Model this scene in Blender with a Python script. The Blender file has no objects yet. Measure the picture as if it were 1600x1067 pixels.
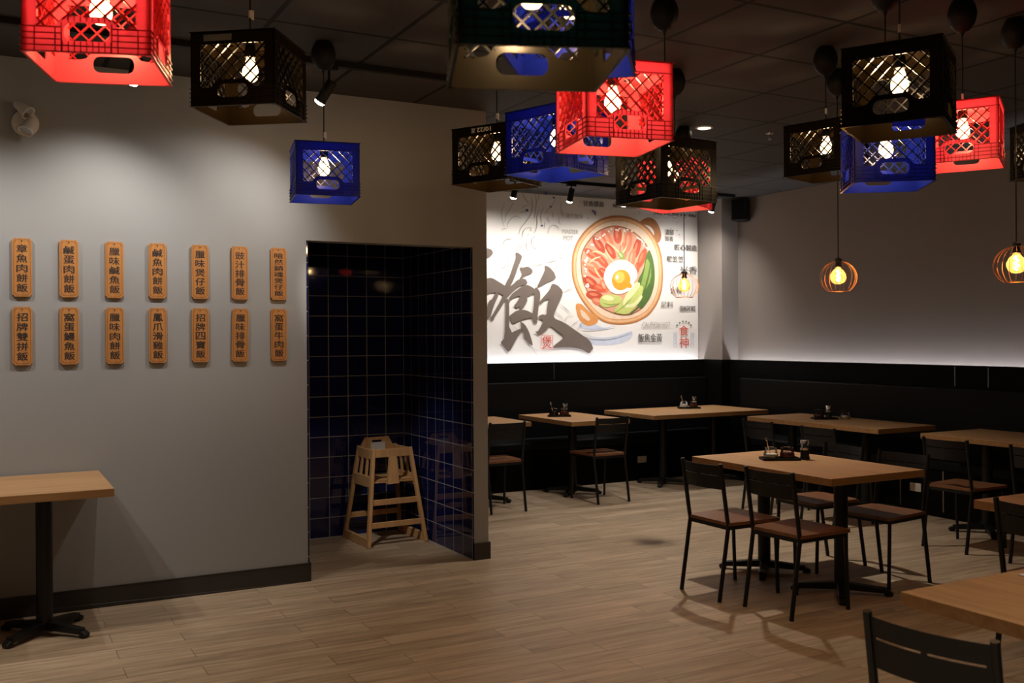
import bpy, bmesh, math, random
from mathutils import Vector, Matrix
from mathutils.geometry import tessellate_polygon
PI = math.pi
S = bpy.context.scene
COL = S.collection

# ------------------------------------------------------------------ camera, world, exposure
cam = bpy.data.cameras.new('camera')
cam.sensor_width = 36.0
cam.lens = 34.515
cam.shift_y = -7.0 / 1600.0
cam.clip_start = 0.05
cam.dof.use_dof = True
cam.dof.focus_distance = 6.0
cam.dof.aperture_fstop = 5.0
camo = bpy.data.objects.new('camera', cam)
COL.objects.link(camo)
AZ = 1.078
camo.matrix_world = (Matrix.Translation((0, 0, 1.55)) @ Matrix.Rotation(AZ - PI / 2, 4, 'Z')
                     @ Matrix.Rotation(PI / 2, 4, 'X') @ Matrix.Rotation(-0.006, 4, 'Z'))
S.camera = camo

w = bpy.data.worlds.new('world')
S.world = w
w.use_nodes = True
w.node_tree.nodes['Background'].inputs[0].default_value = (0.9, 0.95, 1.0, 1)
w.node_tree.nodes['Background'].inputs[1].default_value = 0.004
S.view_settings.view_transform = 'Standard'
S.view_settings.look = 'None'
S.view_settings.gamma = 1.0
S.view_settings.use_curve_mapping = False
S.view_settings.exposure = 0.0
try:
    S.cycles.use_denoising = True
    S.cycles.denoiser = 'OPENIMAGEDENOISE'
    S.cycles.max_bounces = 8
    S.cycles.diffuse_bounces = 4
    S.cycles.transmission_bounces = 6
    S.cycles.transparent_max_bounces = 8
    S.cycles.sample_clamp_indirect = 6.0
    S.cycles.caustics_reflective = False
    S.cycles.caustics_refractive = False
except Exception:
    pass

# room dimensions (metres)
YL = 6.14          # plane of the grey wall on the left
YA = 7.40          # back of the tiled alcove
XA0, XA1, XE = 1.82, 2.98, 3.10
ZC = 3.13          # ceiling
YM = 9.26          # wall behind the mural
XR = 7.73          # wall on the right
XC, YC = 7.49, 8.825   # corner column
ZW = 1.275         # top of the black wainscot

# ------------------------------------------------------------------ materials
def rgb(r, g, b):
    f = lambda c: (c / 255 / 12.92) if c / 255 <= 0.04045 else ((c / 255 + 0.055) / 1.055) ** 2.4
    return (f(r), f(g), f(b), 1)

def new_mat(name):
    m = bpy.data.materials.new(name)
    m.use_nodes = True
    nt = m.node_tree
    return m, nt, nt.nodes, nt.links, nt.nodes['Principled BSDF']

def setp(p, **k):
    names = {'base': 'Base Color', 'rough': 'Roughness', 'metal': 'Metallic', 'spec': 'Specular IOR Level',
             'trans': 'Transmission Weight', 'ior': 'IOR', 'coat': 'Coat Weight', 'emit': 'Emission Color', 'es': 'Emission Strength', 'alpha': 'Alpha'}
    for a, b in k.items():
        p.inputs[names[a]].default_value = b

def plain(name, col, rough=0.5, metal=0.0, spec=0.5, var=0.08, scale=12.0, bump=0.0):
    """a plain surface with a slight procedural variation of colour"""
    m, nt, N, L, p = new_mat(name)
    setp(p, rough=rough, metal=metal, spec=spec)
    tc = N.new('ShaderNodeTexCoord')
    no = N.new('ShaderNodeTexNoise'); no.inputs['Scale'].default_value = scale; no.inputs['Detail'].default_value = 4
    L.new(tc.outputs['Object'], no.inputs['Vector'])
    mx = N.new('ShaderNodeMix'); mx.data_type = 'RGBA'
    mx.inputs['A'].default_value = tuple(c * (1 - var) for c in col[:3]) + (1,)
    mx.inputs['B'].default_value = tuple(min(1, c * (1 + var)) for c in col[:3]) + (1,)
    L.new(no.outputs['Fac'], mx.inputs['Factor'])
    L.new(mx.outputs['Result'], p.inputs['Base Color'])
    if bump:
        b = N.new('ShaderNodeBump'); b.inputs['Strength'].default_value = bump; b.inputs['Distance'].default_value = 0.002
        n2 = N.new('ShaderNodeTexNoise'); n2.inputs['Scale'].default_value = scale * 12
        L.new(tc.outputs['Object'], n2.inputs['Vector'])
        L.new(n2.outputs['Fac'], b.inputs['Height']); L.new(b.outputs['Normal'], p.inputs['Normal'])
    return m

def glow(name, col, strength):
    m, nt, N, L, p = new_mat(name)
    setp(p, base=(0, 0, 0, 1), emit=col, es=strength)
    return m

def wood(name, c1, c2, rough=0.4, along='X', scale=1.0, spec=0.4):
    m, nt, N, L, p = new_mat(name)
    setp(p, rough=rough, spec=spec)
    tc = N.new('ShaderNodeTexCoord')
    mp = N.new('ShaderNodeMapping')
    s = {'X': (1.2, 14, 14), 'Y': (14, 1.2, 14), 'Z': (14, 14, 1.2)}[along]
    mp.inputs['Scale'].default_value = tuple(v * scale for v in s)
    L.new(tc.outputs['Object'], mp.inputs['Vector'])
    n1 = N.new('ShaderNodeTexNoise'); n1.inputs['Scale'].default_value = 2.2; n1.inputs['Detail'].default_value = 8; n1.inputs['Distortion'].default_value = 0.6
    L.new(mp.outputs['Vector'], n1.inputs['Vector'])
    r = N.new('ShaderNodeValToRGB')
    r.color_ramp.elements[0].position = 0.32; r.color_ramp.elements[0].color = c1
    r.color_ramp.elements[1].position = 0.68; r.color_ramp.elements[1].color = c2
    L.new(n1.outputs['Fac'], r.inputs['Fac']); L.new(r.outputs['Color'], p.inputs['Base Color'])
    return m

def swizzle(N, L, src, a, b):
    sp = N.new('ShaderNodeSeparateXYZ'); L.new(src, sp.inputs[0])
    cb = N.new('ShaderNodeCombineXYZ'); L.new(sp.outputs[a], cb.inputs[0]); L.new(sp.outputs[b], cb.inputs[1])
    return cb.outputs[0]

def tile_mat(name, a, ox, oz):
    """glazed navy wall tiles with pale grout; a is the axis running along the wall"""
    m, nt, N, L, p = new_mat(name)
    tc = N.new('ShaderNodeTexCoord')
    v = swizzle(N, L, tc.outputs['Object'], a, 'Z')
    mp = N.new('ShaderNodeMapping'); mp.vector_type = 'POINT'
    mp.inputs['Location'].default_value = (ox, oz, 0)
    L.new(v, mp.inputs['Vector'])
    br = N.new('ShaderNodeTexBrick'); br.offset = 0; br.squash = 1
    br.inputs['Scale'].default_value = 1; br.inputs['Brick Width'].default_value = 0.1565; br.inputs['Row Height'].default_value = 0.1565
    br.inputs['Mortar Size'].default_value = 0.0030; br.inputs['Mortar Smooth'].default_value = 0.1; br.inputs['Bias'].default_value = 0
    br.inputs['Color1'].default_value = (0.006, 0.008, 0.052, 1); br.inputs['Color2'].default_value = (0.008, 0.011, 0.068, 1)
    br.inputs['Mortar'].default_value = (0.30, 0.29, 0.28, 1)
    L.new(mp.outputs['Vector'], br.inputs['Vector'])
    L.new(br.outputs['Color'], p.inputs['Base Color'])
    rr = N.new('ShaderNodeMapRange'); rr.inputs['To Min'].default_value = 0.05; rr.inputs['To Max'].default_value = 0.8
    L.new(br.outputs['Fac'], rr.inputs['Value']); L.new(rr.outputs['Result'], p.inputs['Roughness'])
    b = N.new('ShaderNodeBump'); b.invert = True; b.inputs['Distance'].default_value = 0.0015; b.inputs['Strength'].default_value = 0.6
    L.new(br.outputs['Fac'], b.inputs['Height']); L.new(b.outputs['Normal'], p.inputs['Normal'])
    return m

def floor_mat():
    m, nt, N, L, p = new_mat('floor_planks')
    tc = N.new('ShaderNodeTexCoord')
    br = N.new('ShaderNodeTexBrick'); br.offset = 0.37; br.offset_frequency = 2; br.squash = 1
    br.inputs['Scale'].default_value = 1; br.inputs['Brick Width'].default_value = 0.9; br.inputs['Row Height'].default_value = 0.15
    br.inputs['Mortar Size'].default_value = 0.0016; br.inputs['Mortar Smooth'].default_value = 0.2; br.inputs['Bias'].default_value = 0
    br.inputs['Color1'].default_value = (0, 0, 0, 1); br.inputs['Color2'].default_value = (1, 1, 1, 1); br.inputs['Mortar'].default_value = (0.5, 0.5, 0.5, 1)
    L.new(tc.outputs['Object'], br.inputs['Vector'])
    # grain, shifted from plank to plank
    sp = N.new('ShaderNodeSeparateColor'); L.new(br.outputs['Color'], sp.inputs[0])
    cb = N.new('ShaderNodeCombineXYZ'); L.new(sp.outputs[0], cb.inputs[2])
    ad = N.new('ShaderNodeVectorMath'); ad.operation = 'ADD'
    L.new(tc.outputs['Object'], ad.inputs[0]); L.new(cb.outputs[0], ad.inputs[1])
    mp = N.new('ShaderNodeMapping'); mp.inputs['Scale'].default_value = (2.0, 22, 9); L.new(ad.outputs[0], mp.inputs['Vector'])
    n1 = N.new('ShaderNodeTexNoise'); n1.inputs['Scale'].default_value = 1.3; n1.inputs['Detail'].default_value = 7; n1.inputs['Distortion'].default_value = 0.5
    L.new(mp.outputs['Vector'], n1.inputs['Vector'])
    r = N.new('ShaderNodeValToRGB')
    e = r.color_ramp.elements
    e[0].position = 0.25; e[0].color = (0.26, 0.19, 0.128, 1)
    e[1].position = 0.75; e[1].color = (0.50, 0.395, 0.285, 1)
    x = e.new(0.5); x.color = (0.39, 0.295, 0.205, 1)
    L.new(n1.outputs['Fac'], r.inputs['Fac'])
    mul = N.new('ShaderNodeMix'); mul.data_type = 'RGBA'; mul.blend_type = 'MULTIPLY'; mul.inputs['Factor'].default_value = 1
    tone = N.new('ShaderNodeMapRange'); tone.inputs['To Min'].default_value = 0.86; tone.inputs['To Max'].default_value = 1.1
    L.new(sp.outputs[0], tone.inputs['Value'])
    L.new(r.outputs['Color'], mul.inputs['A']); L.new(tone.outputs['Result'], mul.inputs['B'])
    jm = N.new('ShaderNodeMix'); jm.data_type = 'RGBA'; jm.inputs['B'].default_value = (0.10, 0.075, 0.052, 1)
    L.new(br.outputs['Fac'], jm.inputs['Factor']); L.new(mul.outputs['Result'], jm.inputs['A'])
    L.new(jm.outputs['Result'], p.inputs['Base Color'])
    setp(p, rough=0.42, spec=0.35)
    b = N.new('ShaderNodeBump'); b.invert = True; b.inputs['Distance'].default_value = 0.001; b.inputs['Strength'].default_value = 0.5
    L.new(br.outputs['Fac'], b.inputs['Height']); L.new(b.outputs['Normal'], p.inputs['Normal'])
    return m

def ceiling_mat():
    m, nt, N, L, p = new_mat('ceiling_tiles')
    tc = N.new('ShaderNodeTexCoord')
    mp = N.new('ShaderNodeMapping'); mp.inputs['Location'].default_value = (-3.200 + 6.457, -3.567 + 6.457, 0)
    L.new(tc.outputs['Object'], mp.inputs['Vector'])
    br = N.new('ShaderNodeTexBrick'); br.offset = 0; br.squash = 1
    br.inputs['Scale'].default_value = 1; br.inputs['Brick Width'].default_value = 0.6457; br.inputs['Row Height'].default_value = 0.6457
    br.inputs['Mortar Size'].default_value = 0.013; br.inputs['Mortar Smooth'].default_value = 0.0; br.inputs['Bias'].default_value = 0
    br.inputs['Color1'].default_value = (0.050, 0.046, 0.044, 1); br.inputs['Color2'].default_value = (0.055, 0.050, 0.048, 1)
    br.inputs['Mortar'].default_value = (0.004, 0.0037, 0.0035, 1)
    L.new(mp.outputs['Vector'], br.inputs['Vector']); L.new(br.outputs['Color'], p.inputs['Base Color'])
    setp(p, rough=0.75, spec=0.25)
    n = N.new('ShaderNodeTexNoise'); n.inputs['Scale'].default_value = 160; L.new(tc.outputs['Object'], n.inputs['Vector'])
    b = N.new('ShaderNodeBump'); b.inputs['Distance'].default_value = 0.002; b.inputs['Strength'].default_value = 0.3
    L.new(n.outputs['Fac'], b.inputs['Height']); L.new(b.outputs['Normal'], p.inputs['Normal'])
    return m

def plastic(name, refl, tran, mixf, rough=0.3, spec=0.5):
    """thin moulded polyethylene: part of the light passes through"""
    m, nt, N, L, p = new_mat(name)
    setp(p, base=refl, rough=rough, spec=spec)
    tr = N.new('ShaderNodeBsdfTranslucent'); tr.inputs['Color'].default_value = tran
    mx = N.new('ShaderNodeMixShader'); mx.inputs[0].default_value = mixf
    L.new(p.outputs[0], mx.inputs[1]); L.new(tr.outputs[0], mx.inputs[2])
    L.new(mx.outputs[0], N['Material Output'].inputs['Surface'])
    return m

def glass(name, col=(1, 1, 1, 1), rough=0.02, mixf=0.8):
    """thin clear glass: mostly see-through with a glossy film"""
    m, nt, N, L, p = new_mat(name)
    t = N.new('ShaderNodeBsdfTransparent'); t.inputs[0].default_value = col
    g = N.new('ShaderNodeBsdfGlossy'); g.inputs['Roughness'].default_value = rough
    fr = N.new('ShaderNodeFresnel'); fr.inputs[0].default_value = 1.5
    mx = N.new('ShaderNodeMixShader')
    L.new(fr.outputs[0], mx.inputs[0]); L.new(t.outputs[0], mx.inputs[1]); L.new(g.outputs[0], mx.inputs[2])
    L.new(mx.outputs[0], N['Material Output'].inputs['Surface'])
    return m

M = {}
M['wall'] = plain('grey_wall_paint', (0.285, 0.288, 0.290, 1), 0.75, spec=0.25, var=0.03, scale=3)
M['wall_r'] = plain('grey_side_wall_paint', (0.215, 0.188, 0.170, 1), 0.75, spec=0.25, var=0.04, scale=3)
M['floor'] = floor_mat()
M['ceiling'] = ceiling_mat()
M['tile_back'] = tile_mat('navy_tile_back', 'X', -2.98 + 0.1565 * 30, 0.0)
M['tile_side'] = tile_mat('navy_tile_side', 'Y', -7.40 + 0.1565 * 60, 0.0)
M['grout'] = plain('pale_grout', (0.35, 0.33, 0.31, 1), 0.8)
M['base_tile'] = plain('dark_base_tile', (0.028, 0.025, 0.023, 1), 0.35, var=0.2, scale=8)
M['black_panel'] = plain('black_wainscot', (0.003, 0.0028, 0.0027, 1), 0.5, spec=0.06, var=0.1)
M['vinyl'] = plain('black_vinyl', (0.005, 0.005, 0.0056, 1), 0.42, spec=0.16, var=0.1, bump=0.1)
M['seam'] = plain('metal_joint_strip', (0.35, 0.34, 0.33, 1), 0.3, metal=1)
M['black_metal'] = plain('black_powder_coat', (0.005, 0.005, 0.0053, 1), 0.4, spec=0.35)
M['black_back'] = plain('black_backrest_paint', (0.0055, 0.0055, 0.0058, 1), 0.45, spec=0.35)
M['black_plastic'] = plain('black_plastic', (0.006, 0.0058, 0.0056, 1), 0.55, spec=0.25)
M['seat_wood'] = wood('stained_seat_wood', (0.15, 0.062, 0.028, 1), (0.23, 0.10, 0.045, 1), 0.32, 'X', 1.0, 0.5)
M['table_wood'] = wood('oak_laminate', (0.34, 0.185, 0.082, 1), (0.47, 0.275, 0.13, 1), 0.38, 'Y', 1.0, 0.45)
M['table_edge'] = wood('oak_edge_band', (0.25, 0.13, 0.05, 1), (0.35, 0.19, 0.075, 1), 0.5, 'X', 1.0)
M['table_wood_x'] = wood('oak_laminate_long', (0.34, 0.185, 0.082, 1), (0.47, 0.275, 0.13, 1), 0.38, 'X', 1.0, 0.45)
M['beech'] = wood('beech_wood', (0.44, 0.24, 0.10, 1), (0.56, 0.33, 0.15, 1), 0.45, 'Z', 0.8)
M['plaque'] = wood('plaque_wood', (0.36, 0.145, 0.038, 1), (0.47, 0.21, 0.058, 1), 0.5, 'Z', 2.0)
M['plaque_edge'] = plain('burnt_plaque_edge', (0.10, 0.035, 0.012, 1), 0.6)
M['ink'] = plain('black_ink', (0.022, 0.014, 0.009, 1), 0.7)
M['white_plastic'] = plain('white_plastic', (0.66, 0.63, 0.58, 1), 0.4)
M['paper'] = plain('white_paper', (0.62, 0.60, 0.56, 1), 0.8)
M['outlet'] = plain('outlet_plate', (0.55, 0.52, 0.48, 1), 0.45)
M['chrome'] = plain('chrome', (0.75, 0.73, 0.70, 1), 0.14, metal=1, var=0.03)
M['copper'] = plain('copper_wire', (0.30, 0.14, 0.07, 1), 0.45, metal=1)
M['glass'] = glass('clear_glass')
M['amber'] = glass('amber_glass', (1.0, 0.72, 0.36, 1))
def haze_amber():
    nt = M['amber'].node_tree; N = nt.nodes; L = nt.links
    out = N['Material Output']; src = out.inputs['Surface'].links[0].from_socket
    tr = N.new('ShaderNodeBsdfTranslucent'); tr.inputs[0].default_value = (0.95, 0.62, 0.26, 1)
    mx = N.new('ShaderNodeMixShader'); mx.inputs[0].default_value = 0.12
    L.new(src, mx.inputs[1]); L.new(tr.outputs[0], mx.inputs[2]); L.new(mx.outputs[0], out.inputs['Surface'])
haze_amber()
M['salt'] = plain('white_grains', (0.72, 0.70, 0.66, 1), 0.9, scale=300, var=0.2)
M['sauce'] = plain('dark_chilli_sauce', (0.07, 0.012, 0.006, 1), 0.25, scale=120, var=0.6)
M['soy'] = plain('dark_soy_sauce', (0.012, 0.006, 0.004, 1), 0.1)
M['reflector'] = plain('lamp_reflector', (0.45, 0.43, 0.40, 1), 0.25, metal=0.8)
M['crate_red'] = plastic('red_crate_plastic', (0.80, 0.13, 0.17, 1), (1.0, 0.30, 0.42, 1), 0.5)
M['crate_blue'] = plastic('blue_crate_plastic', (0.009, 0.022, 0.34, 1), (0.004, 0.030, 0.60, 1), 0.36, 0.3, 0.3)
RIB = {'red': plastic('red_crate_rib_plastic', (0.45, 0.022, 0.03, 1), (0.85, 0.10, 0.13, 1), 0.35, 0.3, 0.3),
       'blue': plastic('blue_crate_rib_plastic', (0.008, 0.02, 0.28, 1), (0.003, 0.02, 0.42, 1), 0.3, 0.3, 0.35),
       'black': plain('black_crate_rib_plastic', (0.004, 0.0026, 0.0014, 1), 0.3, spec=0.16),
       'green': plain('green_crate_rib_plastic', (0.008, 0.010, 0.007, 1), 0.3, spec=0.3)}
M['crate_black'] = plastic('black_crate_plastic', (0.009, 0.0055, 0.0022, 1), (0.003, 0.0015, 0.0006, 1), 0.1, 0.3, 0.06)
M['crate_green'] = plastic('dark_green_crate_plastic', (0.017, 0.0125, 0.006, 1), (0.002, 0.17, 0.21, 1), 0.24, 0.25)
def glowing_glass(name, col, strength):
    m, nt, N, L, p = new_mat(name)
    e = N.new('ShaderNodeEmission'); e.inputs[0].default_value = col; e.inputs[1].default_value = strength
    t = N.new('ShaderNodeBsdfTransparent'); a = N.new('ShaderNodeAddShader')
    L.new(e.outputs[0], a.inputs[0]); L.new(t.outputs[0], a.inputs[1]); L.new(a.outputs[0], N['Material Output'].inputs['Surface'])
    return m
M['bulb_crate'] = glowing_glass('crate_bulb_light', (1.0, 0.64, 0.31, 1), 4.0)
M['filament'] = glow('filament_light', (1.0, 0.60, 0.25, 1), 70.0)
M['spot_face'] = glow('spot_lens_light', (1.0, 0.9, 0.76, 1), 25.0)
M['led'] = glow('led_strip_light', (0.93, 0.93, 1.0, 1), 52.0)
M['downlight'] = glow('downlight_lens', (1.0, 0.84, 0.62, 1), 14.0)

# ------------------------------------------------------------------ mesh helpers
class MB:
    def __init__(self):
        self.bm = bmesh.new(); self.mi = 0
    def face(self, vs):
        try:
            f = self.bm.faces.new(vs); f.material_index = self.mi; return f
        except ValueError:
            return None
    def box(self, x0, x1, y0, y1, z0, z1):
        b = self.bm
        v = [b.verts.new(p) for p in ((x0, y0, z0), (x1, y0, z0), (x1, y1, z0), (x0, y1, z0), (x0, y0, z1), (x1, y0, z1), (x1, y1, z1), (x0, y1, z1))]
        for q in ((3, 2, 1, 0), (4, 5, 6, 7), (0, 1, 5, 4), (1, 2, 6, 5), (2, 3, 7, 6), (3, 0, 4, 7)):
            self.face([v[i] for i in q])
        return self
    def bar(self, a, b, w, d, up=(0, 0, 1), w2=None, d2=None):
        """a rectangular bar from a to b"""
        a, b = Vector(a), Vector(b); t = (b - a).normalized(); u = Vector(up)
        s = t.cross(u)
        if s.length < 1e-4: s = t.cross(Vector((0, 1, 0)))
        s.normalize(); u = s.cross(t)
        rings = []
        for p, ww, dd in ((a, w, d), (b, w2 or w, d2 or d)):
            rings.append([self.bm.verts.new(p + s * (i * ww / 2) + u * (j * dd / 2)) for i, j in ((-1, -1), (1, -1), (1, 1), (-1, 1))])
        self.face(rings[0][::-1]); self.face(rings[1])
        for i in range(4):
            self.face([rings[0][i], rings[0][(i + 1) % 4], rings[1][(i + 1) % 4], rings[1][i]])
        return self
    def tube(self, pts, r, n=10, closed=False):
        pts = [Vector(p) for p in pts]; rings = []; prev = None
        rr = r if isinstance(r, (list, tuple)) else [r] * len(pts)
        for i, p in enumerate(pts):
            if closed: t = pts[(i + 1) % len(pts)] - pts[i - 1]
            else: t = pts[min(i + 1, len(pts) - 1)] - pts[max(i - 1, 0)]
            t.normalize()
            if prev is None:
                s = t.cross(Vector((0, 0, 1)))
                if s.length < 1e-3: s = Vector((1, 0, 0))
            else:
                s = prev - t * prev.dot(t)
            s.normalize(); prev = s; u = t.cross(s)
            rings.append([self.bm.verts.new(p + (s * math.cos(k * 2 * PI / n) + u * math.sin(k * 2 * PI / n)) * rr[i]) for k in range(n)])
        for i in range(len(rings) if closed else len(rings) - 1):
            A, B = rings[i], rings[(i + 1) % len(rings)]
            for k in range(n):
                self.face([A[k], A[(k + 1) % n], B[(k + 1) % n], B[k]])
        if not closed:
            self.face(rings[0][::-1]); self.face(rings[-1])
        return self
    def lathe(self, prof, c=(0, 0, 0), n=24, mat=None, cap=True):
        """profile of (radius, z) from bottom to top, round the z axis (or transformed by mat)"""
        c = Vector(c); rings = []
        for r, z in prof:
            ring = []
            for k in range(n):
                q = Vector((r * math.cos(2 * PI * k / n), r * math.sin(2 * PI * k / n), z))
                if mat is not None: q = mat @ q
                ring.append(self.bm.verts.new(q + c))
            rings.append(ring)
        for A, B in zip(rings, rings[1:]):
            for k in range(n):
                self.face([A[k], A[(k + 1) % n], B[(k + 1) % n], B[k]])
        if cap:
            self.face(rings[0][::-1]); self.face(rings[-1])
        return self
    def plate(self, contours, place, t):
        """flat plate with holes: contours are 2D loops, place(x, z, depth) -> point, t thickness"""
        loops = [[Vector((p[0], p[1], 0)) for p in c] for c in contours]
        tris = tessellate_polygon(loops)
        flat = [p for c in contours for p in c]
        f = [self.bm.verts.new(place(x, z, 0)) for x, z in flat]
        k = [self.bm.verts.new(place(x, z, t)) for x, z in flat]
        for a, b, c in tris:
            self.face([f[a], f[b], f[c]]); self.face([k[c], k[b], k[a]])
        o = 0
        for c in contours:
            n = len(c)
            for i in range(n):
                j = (i + 1) % n
                self.face([f[o + i], f[o + j], k[o + j], k[o + i]])
            o += n
        return self
    def flat(self, pts, place, rounds=0):
        """one flat polygon, its corners rounded off"""
        for _ in range(rounds):
            q = []
            for i, p in enumerate(pts):
                n = pts[(i + 1) % len(pts)]
                q += [(p[0] * 0.78 + n[0] * 0.22, p[1] * 0.78 + n[1] * 0.22), (p[0] * 0.22 + n[0] * 0.78, p[1] * 0.22 + n[1] * 0.78)]
            pts = q
        tris = tessellate_polygon([[Vector((p[0], p[1], 0)) for p in pts]])
        v = [self.bm.verts.new(place(*p)) for p in pts]
        for t in tris: self.face([v[i] for i in t])
        return self
    def mesh(self, name, mats, bevel=0.0, smooth=False, seg=2):
        bm = self.bm
        if bevel > 0:
            bmesh.ops.remove_doubles(bm, verts=bm.verts, dist=1e-6)
            es = [e for e in bm.edges if len(e.link_faces) == 2 and e.calc_face_angle(0) > 0.6]
            bmesh.ops.bevel(bm, geom=es, offset=bevel, segments=seg, affect='EDGES', profile=0.5, clamp_overlap=True)
        bmesh.ops.recalc_face_normals(bm, faces=bm.faces)
        me = bpy.data.meshes.new(name); bm.to_mesh(me); bm.free()
        for x in (mats if isinstance(mats, (list, tuple)) else [mats]): me.materials.append(x)
        if smooth:
            for p in me.polygons: p.use_smooth = True
            try: me.set_sharp_from_angle(angle=0.7)
            except Exception: pass
        return me
    def build(self, name, mats, parent=None, loc=(0, 0, 0), rot=(0, 0, 0), **k):
        return link(name, self.mesh(name, mats, **k), parent, loc, rot)

def link(name, me, parent=None, loc=(0, 0, 0), rot=(0, 0, 0)):
    o = bpy.data.objects.new(name, me); COL.objects.link(o)
    o.location = loc; o.rotation_euler = rot
    if parent is not None: o.parent = parent
    return o

def tag(o, label, cat, group=None, kind=None):
    o['label'] = label; o['category'] = cat
    if group: o['group'] = group
    if kind: o['kind'] = kind
    return o

def thing(name, label, cat, loc=(0, 0, 0), rotz=0.0, group=None):
    o = bpy.data.objects.new(name, None); COL.objects.link(o)
    o.empty_display_size = 0.1
    o.location = loc; o.rotation_euler = (0, 0, rotz)
    return tag(o, label, cat, group)

def struct(o, label, cat):
    return tag(o, label, cat, None, 'structure')

def copy_tree(o, label=None, parent=None):
    c = o.copy(); COL.objects.link(c)
    if parent is not None:
        c.parent = parent; c.matrix_parent_inverse = o.matrix_parent_inverse.copy()
    if label: c['label'] = label
    for ch in list(o.children): copy_tree(ch, None, c)
    return c

def text_mesh(bm_target, s, place, cx, cz, wdt, hgt, mi=0, bold=0.0):
    """letters of s as flat faces, fitted into a box of wdt x hgt round (cx, cz)"""
    cu = bpy.data.curves.new('t', 'FONT'); cu.body = s; cu.resolution_u = 3
    o = bpy.data.objects.new('t', cu); COL.objects.link(o)
    dg = bpy.context.evaluated_depsgraph_get(); dg.update()
    me = bpy.data.meshes.new_from_object(o.evaluated_get(dg))
    bpy.data.objects.remove(o); bpy.data.curves.remove(cu)
    if not me.vertices: return
    xs = [v.co.x for v in me.vertices]; ys = [v.co.y for v in me.vertices]
    x0, x1, y0, y1 = min(xs), max(xs), min(ys), max(ys)
    # a heavier stroke: the same letters printed again a hair to each side
    for k, (sx, sz) in enumerate([(0, 0)] if not bold else [(-1, 0), (1, 0), (0, -1), (0, 1)]):
        vs = [bm_target.bm.verts.new(Vector((0, -0.00015 * k, 0)) + place(cx + sx * bold * wdt + ((v.co.x - x0) / (x1 - x0) - 0.5) * wdt, cz + sz * bold * hgt * 0.6 + ((v.co.y - y0) / (y1 - y0) - 0.5) * hgt)) for v in me.vertices]
        for p in me.polygons:
            f = bm_target.face([vs[i] for i in p.vertices])
            if f: f.material_index = mi
    bpy.data.meshes.remove(me)

def spot(parent, loc, target, watts, col, size=1.2, blend=0.6, radius=0.03):
    li = bpy.data.lights.new('spot_beam', 'SPOT'); li.energy = watts; li.color = col
    li.spot_size = size; li.spot_blend = blend; li.shadow_soft_size = radius
    o = bpy.data.objects.new('spot_beam', li); COL.objects.link(o)
    o.parent = parent
    d = Vector(target) - Vector(loc)
    o.location = Vector(loc) - Vector(parent.location)
    o.rotation_euler = d.to_track_quat('-Z', 'Y').to_euler()
    return o
# ------------------------------------------------------------------ large structure
b = MB(); b.box(-4.5, 8.2, -3.5, 9.6, -0.05, 0.0)
struct(b.build('floor', M['floor']), 'wood-look porcelain plank floor in light brown', 'floor')
b = MB(); b.box(-4.5, 8.2, -3.5, 9.6, ZC, ZC + 0.05)
struct(b.build('ceiling', M['ceiling']), 'dark tiled suspended ceiling with black grid lines', 'ceiling')
b = MB()
b.box(-4.5, XA0 - 0.01, YL, YL + 0.12, 0, ZC)
b.box(XA0 - 0.01, XA1 + 0.01, YL, YL + 0.12, 2.175, ZC)
b.box(XA1 + 0.01, XE, YL, YM, 0, ZC)
struct(b.build('wall_left', M['wall']), 'grey painted wall with the plaques and the alcove opening', 'wall')
b = MB()
b.mi = 0; b.box(XA0, XA1, YA, YA + 0.02, 0, 2.62)
b.mi = 1; b.box(XA1, XA1 + 0.01, YL + 0.004, YA + 0.02, 0, 2.62)
b.box(XA0 - 0.01, XA0, YL + 0.004, YA + 0.02, 0, 2.62)
b.mi = 2; b.box(XA0 - 0.01, XA1 + 0.01, YL + 0.12, YA + 0.02, 2.60, 2.62)
b.mi = 3; b.box(XA0, XA1 - 0.006, YA - 0.006, YA, 0, 0.006); b.box(XA1 - 0.006, XA1, YL + 0.01, YA, 0, 0.006)
struct(b.build('wall_alcove', [M['tile_back'], M['tile_side'], M['wall'], M['grout']]), 'glossy navy blue square tiles lining the alcove', 'wall')
b = MB(); b.box(XE, 8.2, YM, YM + 0.1, 0, ZC)
struct(b.build('wall_back', M['wall']), 'wall behind the printed mural', 'wall')
b = MB(); b.box(XR, XR + 0.1, -3.5, YM, 0, ZC)
struct(b.build('wall_right', M['wall_r']), 'grey side wall glowing above the black wainscot', 'wall')
b = MB(); b.box(XC, XR, YC, YM, 0, ZC)
struct(b.build('pillar', M['wall_r']), 'grey corner pillar between mural and side wall', 'pillar')
b = MB(); b.box(-4.5, XA0, YL - 0.012, YL, 0, 0.118); b.box(XA0, XA0 + 0.008, YL - 0.012, YL + 0.11, 0, 0.118)
struct(b.build('baseboard_left', M['base_tile'], bevel=0.002), 'dark tile baseboard along the grey wall', 'baseboard')
b = MB(); b.box(XA1 + 0.006, XE + 0.012, YL - 0.012, YL, 0, 0.118); b.box(XE, XE + 0.012, YL, 8.6, 0, 0.118)
struct(b.build('baseboard_pier', M['base_tile'], bevel=0.002), 'dark tile baseboard round the foot of the wall end', 'baseboard')
b = MB(); b.box(XE, XC - 0.006, 9.14, 9.16, 0, ZW)
struct(b.build('trim_1', M['black_panel'], bevel=0.002), 'black wainscot under the mural', 'wainscot')
b = MB(); b.box(7.60, 7.62, -3.5, YC - 0.006, 0, ZW)
struct(b.build('trim_2', M['black_panel'], bevel=0.002), 'black wainscot along the side wall', 'wainscot')
b = MB(); b.box(XC - 0.006, XC, YC - 0.006, 9.14, 0, ZW); b.box(XC - 0.006, 7.60, YC - 0.006, YC, 0, ZW)
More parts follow.
